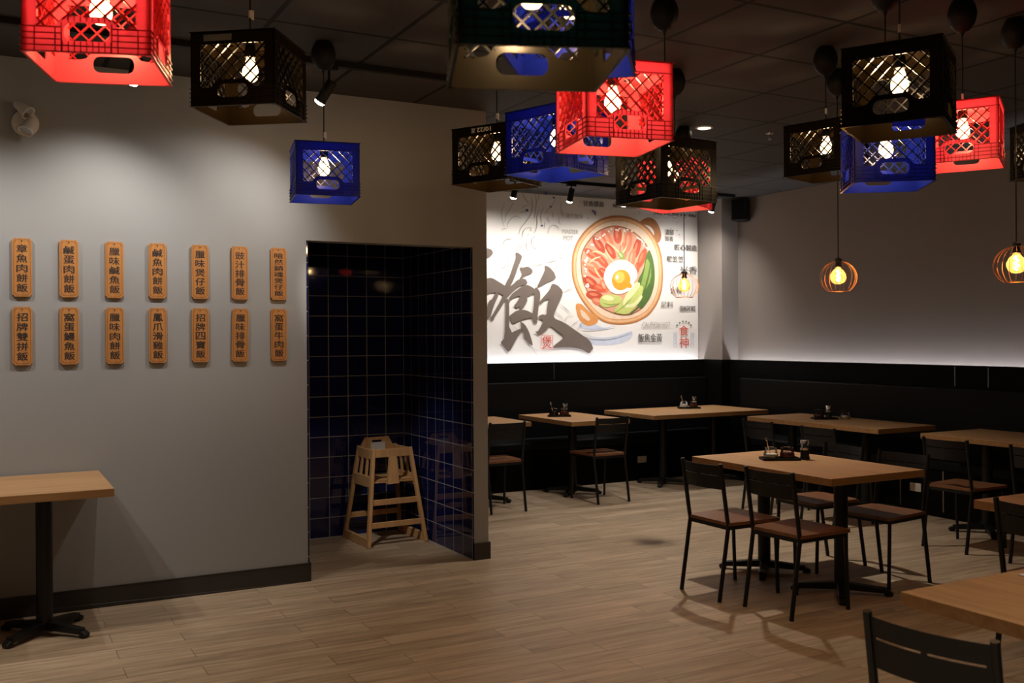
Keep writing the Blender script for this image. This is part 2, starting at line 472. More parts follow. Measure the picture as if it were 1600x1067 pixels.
struct(b.build('trim_3', M['black_panel']), 'black cladding round the foot of the corner pillar', 'wainscot')
b = MB()
for yy in (5.83, 5.50): b.box(7.597, 7.60, yy - 0.004, yy + 0.004, 1.09, 1.262)
for xx in (5.42,): b.box(xx - 0.004, xx + 0.004, 9.137, 9.14, 1.09, 1.262)
struct(b.build('trim_4', M['seam']), 'thin pale joints in the black wainscot', 'trim')

# cove lighting hidden behind the wainscot tops
def cove(x0, x1, y0, y1, lab):
    t = thing('led_cove_light', lab, 'light', ((x0 + x1) / 2, (y0 + y1) / 2, 1.14))
    b = MB(); b.box(x0 - t.location.x, x1 - t.location.x, y0 - t.location.y, y1 - t.location.y, 0.0, 0.02)
    b.build('channel', M['white_plastic'], t)
    b = MB()
    if x1 - x0 > y1 - y0: b.box(x0 - t.location.x + .02, x1 - t.location.x - .02, -0.012, 0.012, 0.02, 0.026)
    else: b.box(-0.012, 0.012, y0 - t.location.y + .02, y1 - t.location.y - .02, 0.02, 0.026)
    b.build('led_strip', M['led'], t)
cove(XE + 0.02, XC - 0.02, 9.17, 9.24, 'white light strip glowing up the mural from behind the black wainscot')
cove(7.64, 7.71, 0.2, YC - 0.02, 'white light strip glowing up the plain side wall on the right')

# banquettes
def bench(name, lab, x0, x1, y0, y1, front):
    t = thing(name, lab, 'bench', ((x0 + x1) / 2, (y0 + y1) / 2, 0))
    cx, cy = t.location.x, t.location.y
    ax, bx, ay, by = x0 - cx, x1 - cx, y0 - cy, y1 - cy
    if front == 'y':
        MB().box(ax, bx, ay + 0.02, by, 0, 0.40).build('base', M['black_panel'], t, bevel=0.003)
        MB().box(ax, bx, ay, by, 0.40, 0.48).build('seat', M['vinyl'], t, bevel=0.015)
        MB().box(ax, bx, by - 0.05, by, 0.48, 1.07).build('backrest', M['vinyl'], t, bevel=0.01)
    else:
        MB().box(ax + 0.02, bx, ay, by, 0, 0.40).build('base', M['black_panel'], t, bevel=0.003)
        MB().box(ax, bx, ay, by, 0.40, 0.48).build('seat', M['vinyl'], t, bevel=0.015)
        MB().box(bx - 0.05, bx, ay, by, 0.48, 1.07).build('backrest', M['vinyl'], t, bevel=0.01)
        for yy in (6.02, 5.58):
            o = MB().box(ax + 0.016, ax + 0.02, yy - cy - 0.006, yy - cy + 0.006, 0.05, 0.395).build('joint_strip', M['seam'], t); o['label'] = 'thin pale metal joint strip'
    return t
bench('banquette_bench', 'black banquette bench running under the mural', XE + 0.02, XC - 0.02, 8.64, 9.137, 'y')
bench('banquette_bench', 'black banquette bench running along the plain side wall', 7.10, 7.597, 0.5, 8.60, 'x')

def outlet(lab, loc, rz):
    t = thing('wall_outlet', lab, 'outlet', loc, rz)
    MB().box(-0.006, 0, -0.058, 0.058, -0.036, 0.036).build('cover_plate', M['outlet'], t, bevel=0.003)
    for s in (-1, 1):
        b = MB(); b.box(-0.009, -0.006, s * 0.026 - 0.017, s * 0.026 + 0.017, -0.014, 0.014); b.build('socket', M['outlet'], t, bevel=0.002)
outlet('pale power outlet on the bench base under the mural', (6.23, 8.66, 0.225), PI / 2)
outlet('pale power outlet on the bench base along the side wall', (7.12, 5.86, 0.225), 0)

# ------------------------------------------------------------------ printed mural
CALLIGRAPHY = [[(5.007,2.456),(5.043,2.452),(5.089,2.422),(5.084,2.392),(5.042,2.308),(5.005,2.211),(4.961,2.121),(4.914,2.045),(4.875,1.997),(4.844,2.01),(4.864,2.058),(4.891,2.12),(4.944,2.21),(4.982,2.313),(5.017,2.397)],[(5.057,2.302),(5.098,2.296),(5.166,2.31),(5.22,2.272),(5.212,2.237),(5.141,2.216),(5.074,2.175),(5.057,2.173),(5.09,2.224),(5.079,2.254)],[(4.599,2.155),(4.692,2.176),(4.737,2.172),(4.796,2.14),(4.86,2.108),(4.904,2.071),(4.941,2.038),(4.908,1.989),(4.865,1.988),(4.822,2.012),(4.768,2.023),(4.691,2.014),(4.598,1.956)],[(4.763,2.023),(4.811,2.012),(4.757,1.911),(4.719,1.815),(4.708,1.777),(4.69,1.753),(4.66,1.739),(4.661,1.872),(4.691,1.938),(4.725,1.948)],[(4.854,1.998),(4.908,1.98),(4.865,1.917),(4.821,1.854),(4.761,1.777),(4.729,1.715),(4.692,1.753),(4.724,1.777),(4.778,1.863),(4.821,1.931)],[(4.865,1.988),(4.893,2.061),(4.986,2.12),(5.019,2.155),(5.079,2.177),(5.129,2.175),(5.153,2.138),(5.14,2.114),(5.09,2.108),(5.018,2.073),(4.919,1.989),(4.886,1.95)],[(4.93,1.989),(5.09,2.098),(5.14,2.114),(5.206,2.091),(5.256,2.058),(5.228,2.013),(5.172,1.993),(5.139,1.973),(5.155,1.944),(5.094,1.852),(5.05,1.856),(5.066,1.885),(5.022,1.856),(4.979,1.884),(5.017,1.914),(5.073,2.001),(4.941,1.951),(4.924,1.893)],[(4.881,1.96),(4.93,1.951),(4.924,1.586),(5.081,1.648),(5.098,1.634),(5.037,1.566),(4.981,1.48),(4.943,1.413),(4.915,1.394),(4.899,1.399),(4.829,1.481),(4.824,1.496),(4.873,1.543),(4.884,1.845)],[(4.929,1.778),(5.028,1.841),(5.127,1.842),(5.227,1.799),(5.204,1.755),(5.148,1.755),(5.06,1.73),(4.994,1.701),(4.966,1.701),(4.929,1.754)],[(5.049,1.721),(5.115,1.692),(5.17,1.605),(5.213,1.478),(5.208,1.454),(5.169,1.478),(5.114,1.537),(5.092,1.605),(5.081,1.663)],[(5.257,2.092),(5.307,2.044),(5.312,1.995),(5.3,1.926),(5.283,1.848),(5.271,1.712),(5.26,1.687),(5.226,1.711),(5.199,1.76),(5.227,1.857),(5.239,1.994),(5.228,2.052)],[(5.365,2.327),(5.422,2.315),(5.487,2.257),(5.512,2.195),(5.478,2.17),(5.398,2.143),(5.29,2.087),(5.268,2.087),(5.325,2.191),(5.376,2.28)],[(5.455,2.125),(5.483,2.13),(5.535,2.112),(5.598,2.054),(5.586,1.999),(5.545,1.919),(5.498,1.83),(5.469,1.756),(5.613,1.707),(5.728,1.638),(5.845,1.568),(5.952,1.502),(5.993,1.411),(5.963,1.396),(5.939,1.356),(5.844,1.403),(5.774,1.423),(5.657,1.435),(5.542,1.431),(5.461,1.427),(5.479,1.456),(5.542,1.495),(5.617,1.549),(5.52,1.613),(5.429,1.678),(5.383,1.624),(5.315,1.58),(5.276,1.575),(5.237,1.614),(5.27,1.604),(5.304,1.643),(5.35,1.726),(5.282,1.756),(5.294,1.78),(5.339,1.795),(5.39,1.785),(5.396,1.879),(5.42,1.967),(5.363,1.947),(5.306,1.897),(5.301,1.931),(5.374,2.006),(5.432,2.066)],[(4.635,2.491),(4.693,2.484),(4.724,2.472),(4.739,2.442),(4.724,2.415),(4.692,2.391),(4.634,2.385)]]
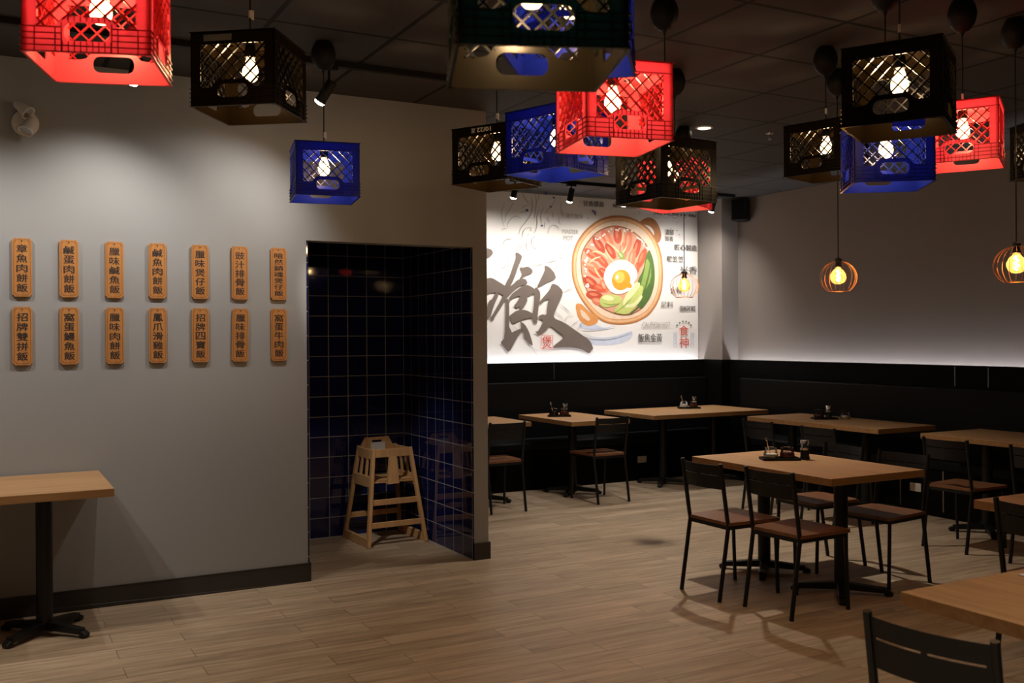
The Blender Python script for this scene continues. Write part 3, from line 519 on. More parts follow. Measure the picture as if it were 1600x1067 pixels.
ARTWORK = [('blue',0,[(5.808,1.699),(5.938,1.729),(6.081,1.659),(6.226,1.638),(6.057,1.623),(5.843,1.635)]),('blue',0,[(5.842,1.539),(6.08,1.517),(6.324,1.536),(6.535,1.617),(6.522,1.535),(6.372,1.464),(6.08,1.447),(5.889,1.479)]),('terra',1,[(5.719,2.435),(5.779,2.596),(5.898,2.741),(6.066,2.86),(6.26,2.921),(6.457,2.925),(6.657,2.87),(6.809,2.763),(6.898,2.641),(6.957,2.476),(6.973,2.288),(6.959,2.099),(6.893,1.93),(6.764,1.783),(6.573,1.7),(6.349,1.675),(6.154,1.699),(6.01,1.78),(5.868,1.919),(5.775,2.058),(5.718,2.216)]),('terra',1,[(6.619,2.857),(6.734,2.921),(6.836,2.92),(6.913,2.841),(6.956,2.717),(6.911,2.621),(6.847,2.681),(6.843,2.764),(6.797,2.82),(6.708,2.837)]),('orange',1,[(5.762,1.918),(5.845,1.919),(5.939,1.83),(6.07,1.77),(6.057,1.699),(5.938,1.659),(5.843,1.699),(5.785,1.789)]),('orange',2,[(5.734,2.431),(5.793,2.589),(5.909,2.73),(6.073,2.846),(6.262,2.905),(6.454,2.91),(6.649,2.855),(6.797,2.751),(6.884,2.633),(6.941,2.471),(6.957,2.288),(6.943,2.104),(6.879,1.94),(6.753,1.797),(6.567,1.715),(6.349,1.691),(6.159,1.714),(6.018,1.793),(5.88,1.929),(5.789,2.064),(5.733,2.218)]),('tan',3,[(5.747,2.429),(5.804,2.583),(5.917,2.722),(6.078,2.835),(6.264,2.893),(6.452,2.897),(6.643,2.844),(6.788,2.742),(6.873,2.626),(6.928,2.468),(6.944,2.288),(6.93,2.108),(6.868,1.947),(6.744,1.807),(6.563,1.727),(6.349,1.703),(6.162,1.726),(6.025,1.803),(5.889,1.936),(5.8,2.068),(5.745,2.22)]),('orange',4,[(5.771,2.424),(5.826,2.572),(5.935,2.704),(6.089,2.813),(6.267,2.868),(6.447,2.872),(6.63,2.821),(6.769,2.723),(6.85,2.612),(6.903,2.461),(6.918,2.289),(6.905,2.116),(6.845,1.963),(6.727,1.828),(6.553,1.752),(6.349,1.728),(6.17,1.75),(6.038,1.824),(5.908,1.951),(5.822,2.078),(5.769,2.223)]),('cream',5,[(5.78,2.422),(5.834,2.567),(5.941,2.698),(6.093,2.805),(6.268,2.859),(6.446,2.863),(6.625,2.812),(6.762,2.716),(6.841,2.607),(6.894,2.458),(6.909,2.289),(6.896,2.12),(6.837,1.968),(6.721,1.836),(6.55,1.761),(6.348,1.738),(6.173,1.759),(6.043,1.831),(5.915,1.957),(5.83,2.082),(5.779,2.224)]),('terra',2,[(6.729,2.9),(6.823,2.892),(6.882,2.824),(6.912,2.725),(6.873,2.692),(6.835,2.806)]),('cream',2,[(5.821,1.859),(5.879,1.829),(5.962,1.749),(5.938,1.719),(5.844,1.769)]),('brown',6,[(5.825,2.438),(5.897,2.581),(6.041,2.728),(6.235,2.808),(6.432,2.803),(6.631,2.713),(6.77,2.574),(6.845,2.389),(6.851,2.18),(6.791,1.992),(6.65,1.845),(6.474,1.778),(6.301,1.791),(6.083,1.871),(5.94,2.0),(5.846,2.179)]),('rice',7,[(5.84,2.434),(5.91,2.572),(6.05,2.715),(6.238,2.792),(6.429,2.787),(6.622,2.7),(6.756,2.565),(6.83,2.386),(6.836,2.184),(6.777,2.001),(6.641,1.858),(6.47,1.793),(6.302,1.806),(6.09,1.883),(5.952,2.009),(5.861,2.182)]),('red',8,[(6.336,2.598),(6.31,2.607),(6.288,2.635),(6.275,2.676),(6.274,2.723),(6.284,2.767),(6.303,2.798),(6.328,2.81),(6.354,2.802),(6.376,2.774),(6.389,2.732),(6.391,2.685),(6.381,2.641),(6.361,2.61)]),('coral',13,[(6.322,2.656),(6.307,2.672),(6.299,2.712),(6.304,2.754),(6.318,2.772),(6.333,2.756),(6.34,2.715),(6.336,2.674)]),('coral',9,[(6.26,2.554),(6.231,2.552),(6.194,2.571),(6.156,2.605),(6.125,2.649),(6.107,2.694),(6.105,2.731),(6.12,2.752),(6.149,2.754),(6.186,2.736),(6.224,2.701),(6.255,2.657),(6.273,2.612),(6.275,2.575)]),('pink',14,[(6.216,2.608),(6.192,2.618),(6.16,2.654),(6.138,2.695),(6.14,2.717),(6.163,2.708),(6.196,2.672),(6.218,2.631)]),('red2',10,[(6.151,2.489),(6.125,2.486),(6.089,2.502),(6.05,2.532),(6.017,2.571),(5.995,2.611),(5.989,2.645),(6.001,2.665),(6.027,2.669),(6.063,2.654),(6.101,2.624),(6.135,2.585),(6.157,2.544),(6.163,2.51)]),('coral',13,[(6.105,2.539),(6.082,2.546),(6.049,2.578),(6.024,2.615),(6.022,2.636),(6.045,2.628),(6.079,2.597),(6.104,2.56)]),('red',11,[(6.099,2.404),(6.075,2.393),(6.034,2.397),(5.985,2.414),(5.938,2.441),(5.901,2.472),(5.882,2.501),(5.884,2.523),(5.908,2.534),(5.948,2.53),(5.997,2.513),(6.045,2.487),(6.082,2.456),(6.101,2.426)]),('coral',14,[(6.038,2.44),(6.013,2.441),(5.968,2.46),(5.93,2.487),(5.92,2.506),(5.945,2.506),(5.99,2.486),(6.028,2.459)]),('coral',12,[(6.083,2.31),(6.063,2.293),(6.023,2.286),(5.973,2.29),(5.921,2.305),(5.879,2.327),(5.853,2.351),(5.851,2.374),(5.871,2.391),(5.909,2.398),(5.96,2.394),(6.012,2.38),(6.055,2.358),(6.08,2.333)]),('pink',13,[(6.018,2.334),(5.995,2.328),(5.947,2.336),(5.904,2.353),(5.891,2.37),(5.914,2.376),(5.961,2.368),(6.005,2.351)]),('red2',8,[(6.06,2.086),(6.032,2.074),(5.991,2.077),(5.945,2.095),(5.903,2.125),(5.874,2.159),(5.862,2.191),(5.871,2.216),(5.898,2.228),(5.939,2.225),(5.984,2.207),(6.027,2.178),(6.057,2.144),(6.069,2.111)]),('coral',14,[(6.005,2.125),(5.979,2.125),(5.938,2.146),(5.906,2.176),(5.901,2.197),(5.927,2.197),(5.968,2.176),(6.0,2.146)]),('red',9,[(6.141,2.216),(6.119,2.204),(6.081,2.203),(6.034,2.215),(5.988,2.236),(5.952,2.263),(5.933,2.29),(5.934,2.311),(5.956,2.323),(5.994,2.324),(6.04,2.312),(6.087,2.291),(6.123,2.265),(6.143,2.238)]),('coral',13,[(6.083,2.247),(6.059,2.245),(6.016,2.26),(5.979,2.282),(5.969,2.3),(5.992,2.302),(6.035,2.287),(6.072,2.265)]),('coral',10,[(6.177,2.039),(6.15,2.039),(6.122,2.054),(6.099,2.081),(6.084,2.114),(6.082,2.148),(6.092,2.175),(6.112,2.19),(6.139,2.19),(6.167,2.176),(6.191,2.149),(6.206,2.115),(6.208,2.081),(6.198,2.054)]),('pink',14,[(6.151,2.083),(6.132,2.091),(6.114,2.118),(6.107,2.149),(6.115,2.166),(6.134,2.158),(6.152,2.131),(6.159,2.099)]),('red2',11,[(6.125,1.996),(6.109,1.975),(6.074,1.961),(6.026,1.957),(5.976,1.964),(5.933,1.98),(5.905,2.003),(5.899,2.026),(5.915,2.047),(5.95,2.061),(5.997,2.065),(6.048,2.058),(6.091,2.042),(6.119,2.02)]),('coral',13,[(6.062,2.013),(6.041,2.003),(5.996,2.003),(5.953,2.014),(5.938,2.029),(5.959,2.04),(6.004,2.039),(6.047,2.028)]),('red',12,[(6.167,2.062),(6.15,2.049),(6.12,2.045),(6.083,2.05),(6.046,2.064),(6.017,2.084),(6.001,2.105),(6.002,2.124),(6.019,2.137),(6.049,2.141),(6.086,2.136),(6.123,2.122),(6.152,2.103),(6.168,2.081)]),('coral',14,[(6.118,2.086),(6.099,2.082),(6.065,2.09),(6.035,2.106),(6.027,2.12),(6.045,2.124),(6.08,2.116),(6.11,2.1)]),('coral',8,[(6.466,2.511),(6.444,2.524),(6.429,2.559),(6.424,2.609),(6.43,2.664),(6.446,2.713),(6.469,2.746),(6.494,2.758),(6.516,2.745),(6.532,2.71),(6.536,2.66),(6.53,2.605),(6.514,2.556),(6.491,2.523)]),('pink',13,[(6.46,2.577),(6.449,2.597),(6.449,2.645),(6.46,2.693),(6.475,2.712),(6.487,2.692),(6.487,2.644),(6.476,2.596)]),('red2',9,[(6.551,2.432),(6.533,2.448),(6.527,2.486),(6.533,2.538),(6.552,2.594),(6.578,2.642),(6.607,2.674),(6.633,2.682),(6.652,2.666),(6.658,2.628),(6.651,2.575),(6.633,2.52),(6.606,2.471),(6.577,2.44)]),('coral',14,[(6.557,2.498),(6.551,2.52),(6.562,2.57),(6.583,2.617),(6.602,2.635),(6.608,2.613),(6.597,2.563),(6.576,2.516)]),('red',10,[(6.614,2.327),(6.599,2.345),(6.597,2.382),(6.609,2.432),(6.632,2.484),(6.663,2.529),(6.694,2.558),(6.72,2.564),(6.735,2.547),(6.737,2.51),(6.725,2.46),(6.702,2.407),(6.671,2.362),(6.64,2.333)]),('coral',13,[(6.625,2.39),(6.622,2.413),(6.638,2.46),(6.663,2.505),(6.683,2.521),(6.687,2.498),(6.671,2.451),(6.646,2.406)]),('coral',11,[(6.503,2.327),(6.485,2.341),(6.475,2.374),(6.475,2.421),(6.486,2.472),(6.506,2.517),(6.53,2.546),(6.554,2.556),(6.573,2.542),(6.583,2.508),(6.582,2.461),(6.571,2.41),(6.551,2.365),(6.527,2.336)]),('pink',14,[(6.502,2.388),(6.494,2.408),(6.499,2.453),(6.514,2.497),(6.53,2.514),(6.538,2.494),(6.533,2.449),(6.519,2.405)]),('red2',12,[(6.293,2.427),(6.267,2.425),(6.234,2.44),(6.201,2.47),(6.174,2.508),(6.159,2.547),(6.158,2.579),(6.172,2.598),(6.199,2.6),(6.232,2.585),(6.265,2.555),(6.292,2.517),(6.307,2.478),(6.308,2.446)]),('coral',13,[(6.254,2.475),(6.233,2.483),(6.204,2.514),(6.186,2.55),(6.187,2.57),(6.209,2.562),(6.237,2.531),(6.256,2.495)]),('red',8,[(6.203,2.319),(6.179,2.315),(6.144,2.327),(6.104,2.354),(6.069,2.388),(6.044,2.425),(6.035,2.456),(6.043,2.475),(6.067,2.479),(6.102,2.467),(6.141,2.441),(6.177,2.407),(6.202,2.37),(6.211,2.339)]),('coral',14,[(6.155,2.364),(6.133,2.37),(6.098,2.398),(6.07,2.431),(6.067,2.45),(6.089,2.444),(6.124,2.417),(6.151,2.384)]),('coral',9,[(6.404,2.416),(6.38,2.426),(6.362,2.454),(6.352,2.494),(6.352,2.54),(6.363,2.581),(6.382,2.61),(6.405,2.621),(6.429,2.612),(6.448,2.584),(6.458,2.544),(6.458,2.498),(6.447,2.456),(6.428,2.427)]),('pink',13,[(6.392,2.472),(6.379,2.488),(6.373,2.528),(6.379,2.568),(6.393,2.585),(6.406,2.569),(6.411,2.529),(6.406,2.489)]),('red2',10,[(6.22,2.216),(6.199,2.207),(6.167,2.21),(6.132,2.224),(6.099,2.247),(6.076,2.273),(6.066,2.298),(6.072,2.317),(6.093,2.325),(6.124,2.323),(6.16,2.309),(6.193,2.286),(6.217,2.26),(6.226,2.235)]),('coral',14,[(6.174,2.249),(6.155,2.249),(6.123,2.265),(6.097,2.288),(6.093,2.304),(6.113,2.304),(6.145,2.287),(6.17,2.265)]),('red',11,[(6.56,2.229),(6.547,2.241),(6.541,2.269),(6.546,2.306),(6.559,2.347),(6.579,2.381),(6.601,2.404),(6.62,2.41),(6.634,2.398),(6.639,2.37),(6.635,2.332),(6.622,2.292),(6.602,2.257),(6.58,2.234)]),('coral',13,[(6.561,2.279),(6.557,2.296),(6.564,2.332),(6.58,2.366),(6.594,2.379),(6.599,2.363),(6.591,2.327),(6.576,2.292)]),('coral',12,[(6.138,1.918),(6.123,1.904),(6.095,1.897),(6.06,1.899),(6.025,1.909),(5.997,1.926),(5.981,1.946),(5.981,1.965),(5.995,1.979),(6.023,1.986),(6.058,1.984),(6.093,1.973),(6.122,1.957),(6.138,1.937)]),('pink',14,[(6.091,1.939),(6.074,1.933),(6.041,1.938),(6.012,1.951),(6.004,1.964),(6.021,1.97),(6.053,1.965),(6.082,1.952)]),('white',15,[(5.923,2.383),(5.91,2.387),(5.905,2.4),(5.912,2.41),(5.924,2.406),(5.93,2.393)]),('white',15,[(5.908,2.261),(5.896,2.264),(5.891,2.277),(5.898,2.287),(5.91,2.283),(5.915,2.27)]),('white',15,[(6.737,2.554),(6.736,2.565),(6.749,2.576),(6.763,2.574),(6.764,2.563),(6.751,2.553)]),('white',15,[(5.909,2.368),(5.895,2.367),(5.885,2.377),(5.887,2.389),(5.9,2.389),(5.911,2.379)]),('white',15,[(5.915,2.292),(5.902,2.29),(5.889,2.298),(5.889,2.309),(5.902,2.312),(5.915,2.303)]),('white',15,[(6.744,2.542),(6.745,2.554),(6.76,2.563),(6.774,2.56),(6.773,2.549),(6.758,2.54)]),('white',15,[(6.615,2.669),(6.601,2.669),(6.591,2.681),(6.595,2.692),(6.609,2.692),(6.619,2.68)]),('white',15,[(6.338,2.765),(6.342,2.776),(6.357,2.783),(6.369,2.779),(6.366,2.768),(6.351,2.761)]),('white',15,[(6.687,2.582),(6.68,2.592),(6.686,2.606),(6.699,2.61),(6.707,2.601),(6.701,2.587)]),('white',15,[(6.439,2.753),(6.425,2.749),(6.411,2.756),(6.409,2.767),(6.422,2.771),(6.437,2.764)]),('white',15,[(6.114,2.679),(6.12,2.689),(6.137,2.693),(6.147,2.686),(6.141,2.676),(6.125,2.672)]),('white',15,[(6.701,2.614),(6.687,2.614),(6.677,2.625),(6.681,2.636),(6.695,2.636),(6.705,2.625)]),('white',15,[(6.718,2.566),(6.723,2.577),(6.739,2.583),(6.752,2.577),(6.747,2.566),(6.73,2.56)]),('white',15,[(6.675,2.63),(6.662,2.634),(6.658,2.647),(6.666,2.657),(6.679,2.653),(6.683,2.639)]),('white',15,[(6.325,2.751),(6.312,2.747),(6.297,2.753),(6.295,2.764),(6.308,2.769),(6.323,2.762)]),('white',15,[(5.951,2.505),(5.941,2.497),(5.925,2.499),(5.918,2.508),(5.927,2.516),(5.944,2.515)]),('white',15,[(5.926,2.095),(5.913,2.095),(5.902,2.105),(5.905,2.116),(5.918,2.117),(5.929,2.106)]),('white',15,[(6.219,2.724),(6.206,2.725),(6.198,2.737),(6.204,2.748),(6.217,2.746),(6.225,2.734)]),('white',15,[(6.787,2.425),(6.774,2.429),(6.769,2.443),(6.778,2.453),(6.791,2.448),(6.795,2.435)]),('white',15,[(5.9,2.338),(5.887,2.337),(5.876,2.348),(5.879,2.359),(5.892,2.36),(5.902,2.349)]),('white',15,[(5.989,2.564),(5.975,2.564),(5.967,2.576),(5.971,2.587),(5.984,2.586),(5.993,2.574)]),('white',15,[(6.261,2.758),(6.249,2.752),(6.233,2.755),(6.228,2.766),(6.24,2.772),(6.256,2.769)]),('white',15,[(5.908,2.123),(5.907,2.135),(5.92,2.144),(5.933,2.143),(5.933,2.132),(5.921,2.122)]),('white',15,[(6.344,2.741),(6.331,2.742),(6.322,2.754),(6.327,2.765),(6.341,2.764),(6.349,2.752)]),('white',15,[(5.907,2.307),(5.898,2.299),(5.881,2.301),(5.874,2.31),(5.884,2.318),(5.9,2.316)]),('white',15,[(6.45,2.764),(6.457,2.774),(6.474,2.777),(6.484,2.77),(6.477,2.76),(6.46,2.757)]),('white',15,[(6.544,2.752),(6.534,2.743),(6.517,2.743),(6.509,2.752),(6.518,2.761),(6.536,2.761)]),('white',15,[(5.905,2.476),(5.905,2.487),(5.918,2.496),(5.931,2.495),(5.931,2.484),(5.918,2.474)]),('white',15,[(6.028,2.633),(6.022,2.642),(6.028,2.656),(6.041,2.659),(6.047,2.65),(6.041,2.637)]),('white',15,[(6.644,2.66),(6.63,2.656),(6.616,2.664),(6.615,2.675),(6.628,2.679),(6.643,2.672)]),('white',15,[(6.098,2.646),(6.086,2.649),(6.08,2.662),(6.086,2.672),(6.099,2.669),(6.105,2.656)]),('white',15,[(6.786,2.493),(6.776,2.484),(6.759,2.484),(6.75,2.493),(6.759,2.502),(6.777,2.502)]),('white',15,[(5.918,2.101),(5.918,2.112),(5.931,2.121),(5.944,2.119),(5.944,2.108),(5.931,2.099)]),('white',15,[(6.015,2.571),(6.003,2.564),(5.987,2.568),(5.983,2.578),(5.994,2.584),(6.01,2.581)]),('white',15,[(6.797,2.457),(6.783,2.454),(6.769,2.462),(6.769,2.473),(6.782,2.477),(6.797,2.468)]),('white',15,[(5.941,2.125),(5.929,2.121),(5.915,2.128),(5.913,2.139),(5.925,2.143),(5.939,2.136)]),('white',15,[(6.447,2.745),(6.436,2.737),(6.419,2.738),(6.412,2.747),(6.422,2.756),(6.439,2.755)]),('white',15,[(6.134,2.7),(6.143,2.709),(6.16,2.71),(6.168,2.702),(6.16,2.692),(6.143,2.691)]),('white',15,[(5.878,2.212),(5.878,2.224),(5.89,2.233),(5.903,2.231),(5.903,2.22),(5.891,2.211)]),('white',15,[(6.033,2.632),(6.022,2.638),(6.021,2.652),(6.031,2.66),(6.042,2.654),(6.043,2.64)]),('white',15,[(5.926,2.407),(5.917,2.399),(5.9,2.4),(5.893,2.409),(5.903,2.417),(5.919,2.416)]),('white',15,[(6.047,2.634),(6.051,2.645),(6.067,2.65),(6.078,2.645),(6.074,2.634),(6.058,2.629)]),('white',15,[(6.668,2.66),(6.658,2.652),(6.64,2.652),(6.632,2.662),(6.642,2.67),(6.66,2.67)]),('white',15,[(5.934,2.417),(5.921,2.414),(5.908,2.422),(5.908,2.433),(5.921,2.436),(5.934,2.428)]),('white',15,[(5.905,2.39),(5.893,2.385),(5.878,2.39),(5.875,2.401),(5.887,2.406),(5.902,2.401)]),('white',15,[(5.9,2.095),(5.891,2.104),(5.895,2.117),(5.907,2.123),(5.915,2.114),(5.912,2.1)]),('straw',16,[(6.169,2.618),(6.25,2.567),(6.335,2.5),(6.4,2.454),(6.408,2.461),(6.351,2.513),(6.265,2.582),(6.176,2.626)]),('straw',16,[(5.98,2.489),(6.061,2.498),(6.141,2.462),(6.192,2.427),(6.199,2.434),(6.154,2.477),(6.065,2.516),(5.979,2.498)]),('straw',16,[(5.946,2.368),(6.02,2.416),(6.1,2.443),(6.097,2.452),(6.01,2.432),(5.939,2.375)]),('straw',16,[(6.15,2.538),(6.187,2.465),(6.264,2.399),(6.273,2.405),(6.205,2.476),(6.16,2.542)]),('straw',16,[(6.45,2.584),(6.408,2.524),(6.326,2.437),(6.334,2.432),(6.426,2.514),(6.46,2.58)]),('straw',16,[(6.401,2.765),(6.39,2.683),(6.37,2.58),(6.381,2.579),(6.412,2.682),(6.412,2.765)]),('straw',16,[(6.009,2.321),(6.052,2.239),(6.11,2.192),(6.118,2.198),(6.07,2.249),(6.019,2.326)]),('leaf2',16,[(6.411,2.422),(6.393,2.419),(6.373,2.425),(6.353,2.44),(6.339,2.46),(6.333,2.481),(6.336,2.5),(6.348,2.512),(6.366,2.515),(6.387,2.509),(6.406,2.494),(6.42,2.474),(6.426,2.452),(6.423,2.434)]),('straw',17,[(6.384,2.452),(6.378,2.452),(6.37,2.457),(6.361,2.466),(6.353,2.477),(6.348,2.487),(6.347,2.496),(6.35,2.501),(6.357,2.501),(6.365,2.496),(6.374,2.487),(6.382,2.477),(6.386,2.466),(6.387,2.457)]),('leaf',16,[(6.769,2.563),(6.832,2.43),(6.851,2.201),(6.791,2.002),(6.663,1.855),(6.575,1.906),(6.652,2.073),(6.589,2.175),(6.691,2.322),(6.718,2.468)]),('leaf2',17,[(6.731,2.468),(6.794,2.366),(6.792,2.2),(6.702,2.073),(6.639,2.114),(6.691,2.28)]),('leaf',18,[(6.788,2.45),(6.756,2.284),(6.704,2.118),(6.62,1.95),(6.631,1.946),(6.726,2.112),(6.779,2.281),(6.8,2.449)]),('leaf',18,[(6.828,2.326),(6.797,2.16),(6.723,1.992),(6.731,1.99),(6.812,2.157),(6.835,2.326)]),('lime',18,[(6.084,1.992),(6.181,2.028),(6.327,2.016),(6.401,1.976),(6.326,1.904),(6.155,1.872),(6.083,1.901)]),('lime',18,[(6.252,1.822),(6.326,1.904),(6.526,2.07),(6.627,2.144),(6.69,2.115),(6.651,1.99),(6.549,1.865),(6.449,1.792)]),('pale',19,[(6.438,2.028),(6.526,2.132),(6.589,2.175),(6.652,2.155),(6.551,2.03),(6.45,1.946),(6.413,1.905),(6.55,1.927),(6.651,2.031),(6.676,2.0),(6.575,1.886),(6.425,1.874),(6.388,1.925)]),('leaf2',19,[(6.13,1.918),(6.228,1.895),(6.352,1.92),(6.35,1.928),(6.228,1.911),(6.133,1.926)]),('leaf2',19,[(6.279,1.809),(6.406,1.879),(6.528,1.986),(6.522,1.991),(6.395,1.889),(6.274,1.814)]),('leaf',19,[(6.478,1.788),(6.609,1.868),(6.694,1.966),(6.684,1.973),(6.591,1.883),(6.47,1.796)]),('pale',19,[(6.274,1.973),(6.263,1.961),(6.238,1.955),(6.205,1.954),(6.168,1.959),(6.137,1.968),(6.117,1.981),(6.111,1.994),(6.122,2.005),(6.147,2.012),(6.18,2.013),(6.216,2.009),(6.248,1.999),(6.269,1.986)]),('straw',20,[(6.142,2.267),(6.192,2.351),(6.304,2.417),(6.43,2.425),(6.544,2.372),(6.602,2.29),(6.594,2.216),(6.543,2.162),(6.555,2.11),(6.453,2.055),(6.351,2.022),(6.239,2.042),(6.165,2.123),(6.134,2.195)]),('white',21,[(6.146,2.267),(6.195,2.349),(6.305,2.413),(6.429,2.421),(6.541,2.369),(6.598,2.288),(6.59,2.216),(6.539,2.163),(6.551,2.112),(6.451,2.059),(6.352,2.027),(6.242,2.045),(6.169,2.125),(6.138,2.195)]),('yolk',22,[(6.5,2.175),(6.485,2.139),(6.46,2.109),(6.426,2.086),(6.387,2.074),(6.347,2.073),(6.309,2.084),(6.278,2.105),(6.256,2.134),(6.245,2.169),(6.247,2.206),(6.261,2.241),(6.286,2.272),(6.319,2.294),(6.358,2.307),(6.398,2.308),(6.436,2.298),(6.468,2.277),(6.491,2.247),(6.501,2.212)]),('yolk',22,[(6.519,2.111),(6.508,2.102),(6.489,2.099),(6.469,2.102),(6.45,2.111),(6.436,2.124),(6.43,2.138),(6.433,2.151),(6.445,2.16),(6.463,2.163),(6.484,2.16),(6.503,2.151),(6.517,2.139),(6.523,2.124)]),('yolk2',23,[(6.421,2.212),(6.407,2.183),(6.382,2.161),(6.35,2.152),(6.317,2.156),(6.291,2.173),(6.276,2.199),(6.276,2.23),(6.289,2.258),(6.315,2.28),(6.347,2.29),(6.379,2.286),(6.405,2.269),(6.421,2.242)]),('white',24,[(6.336,2.22),(6.33,2.201),(6.316,2.193),(6.302,2.201),(6.297,2.219),(6.303,2.238),(6.316,2.246),(6.33,2.239)])]
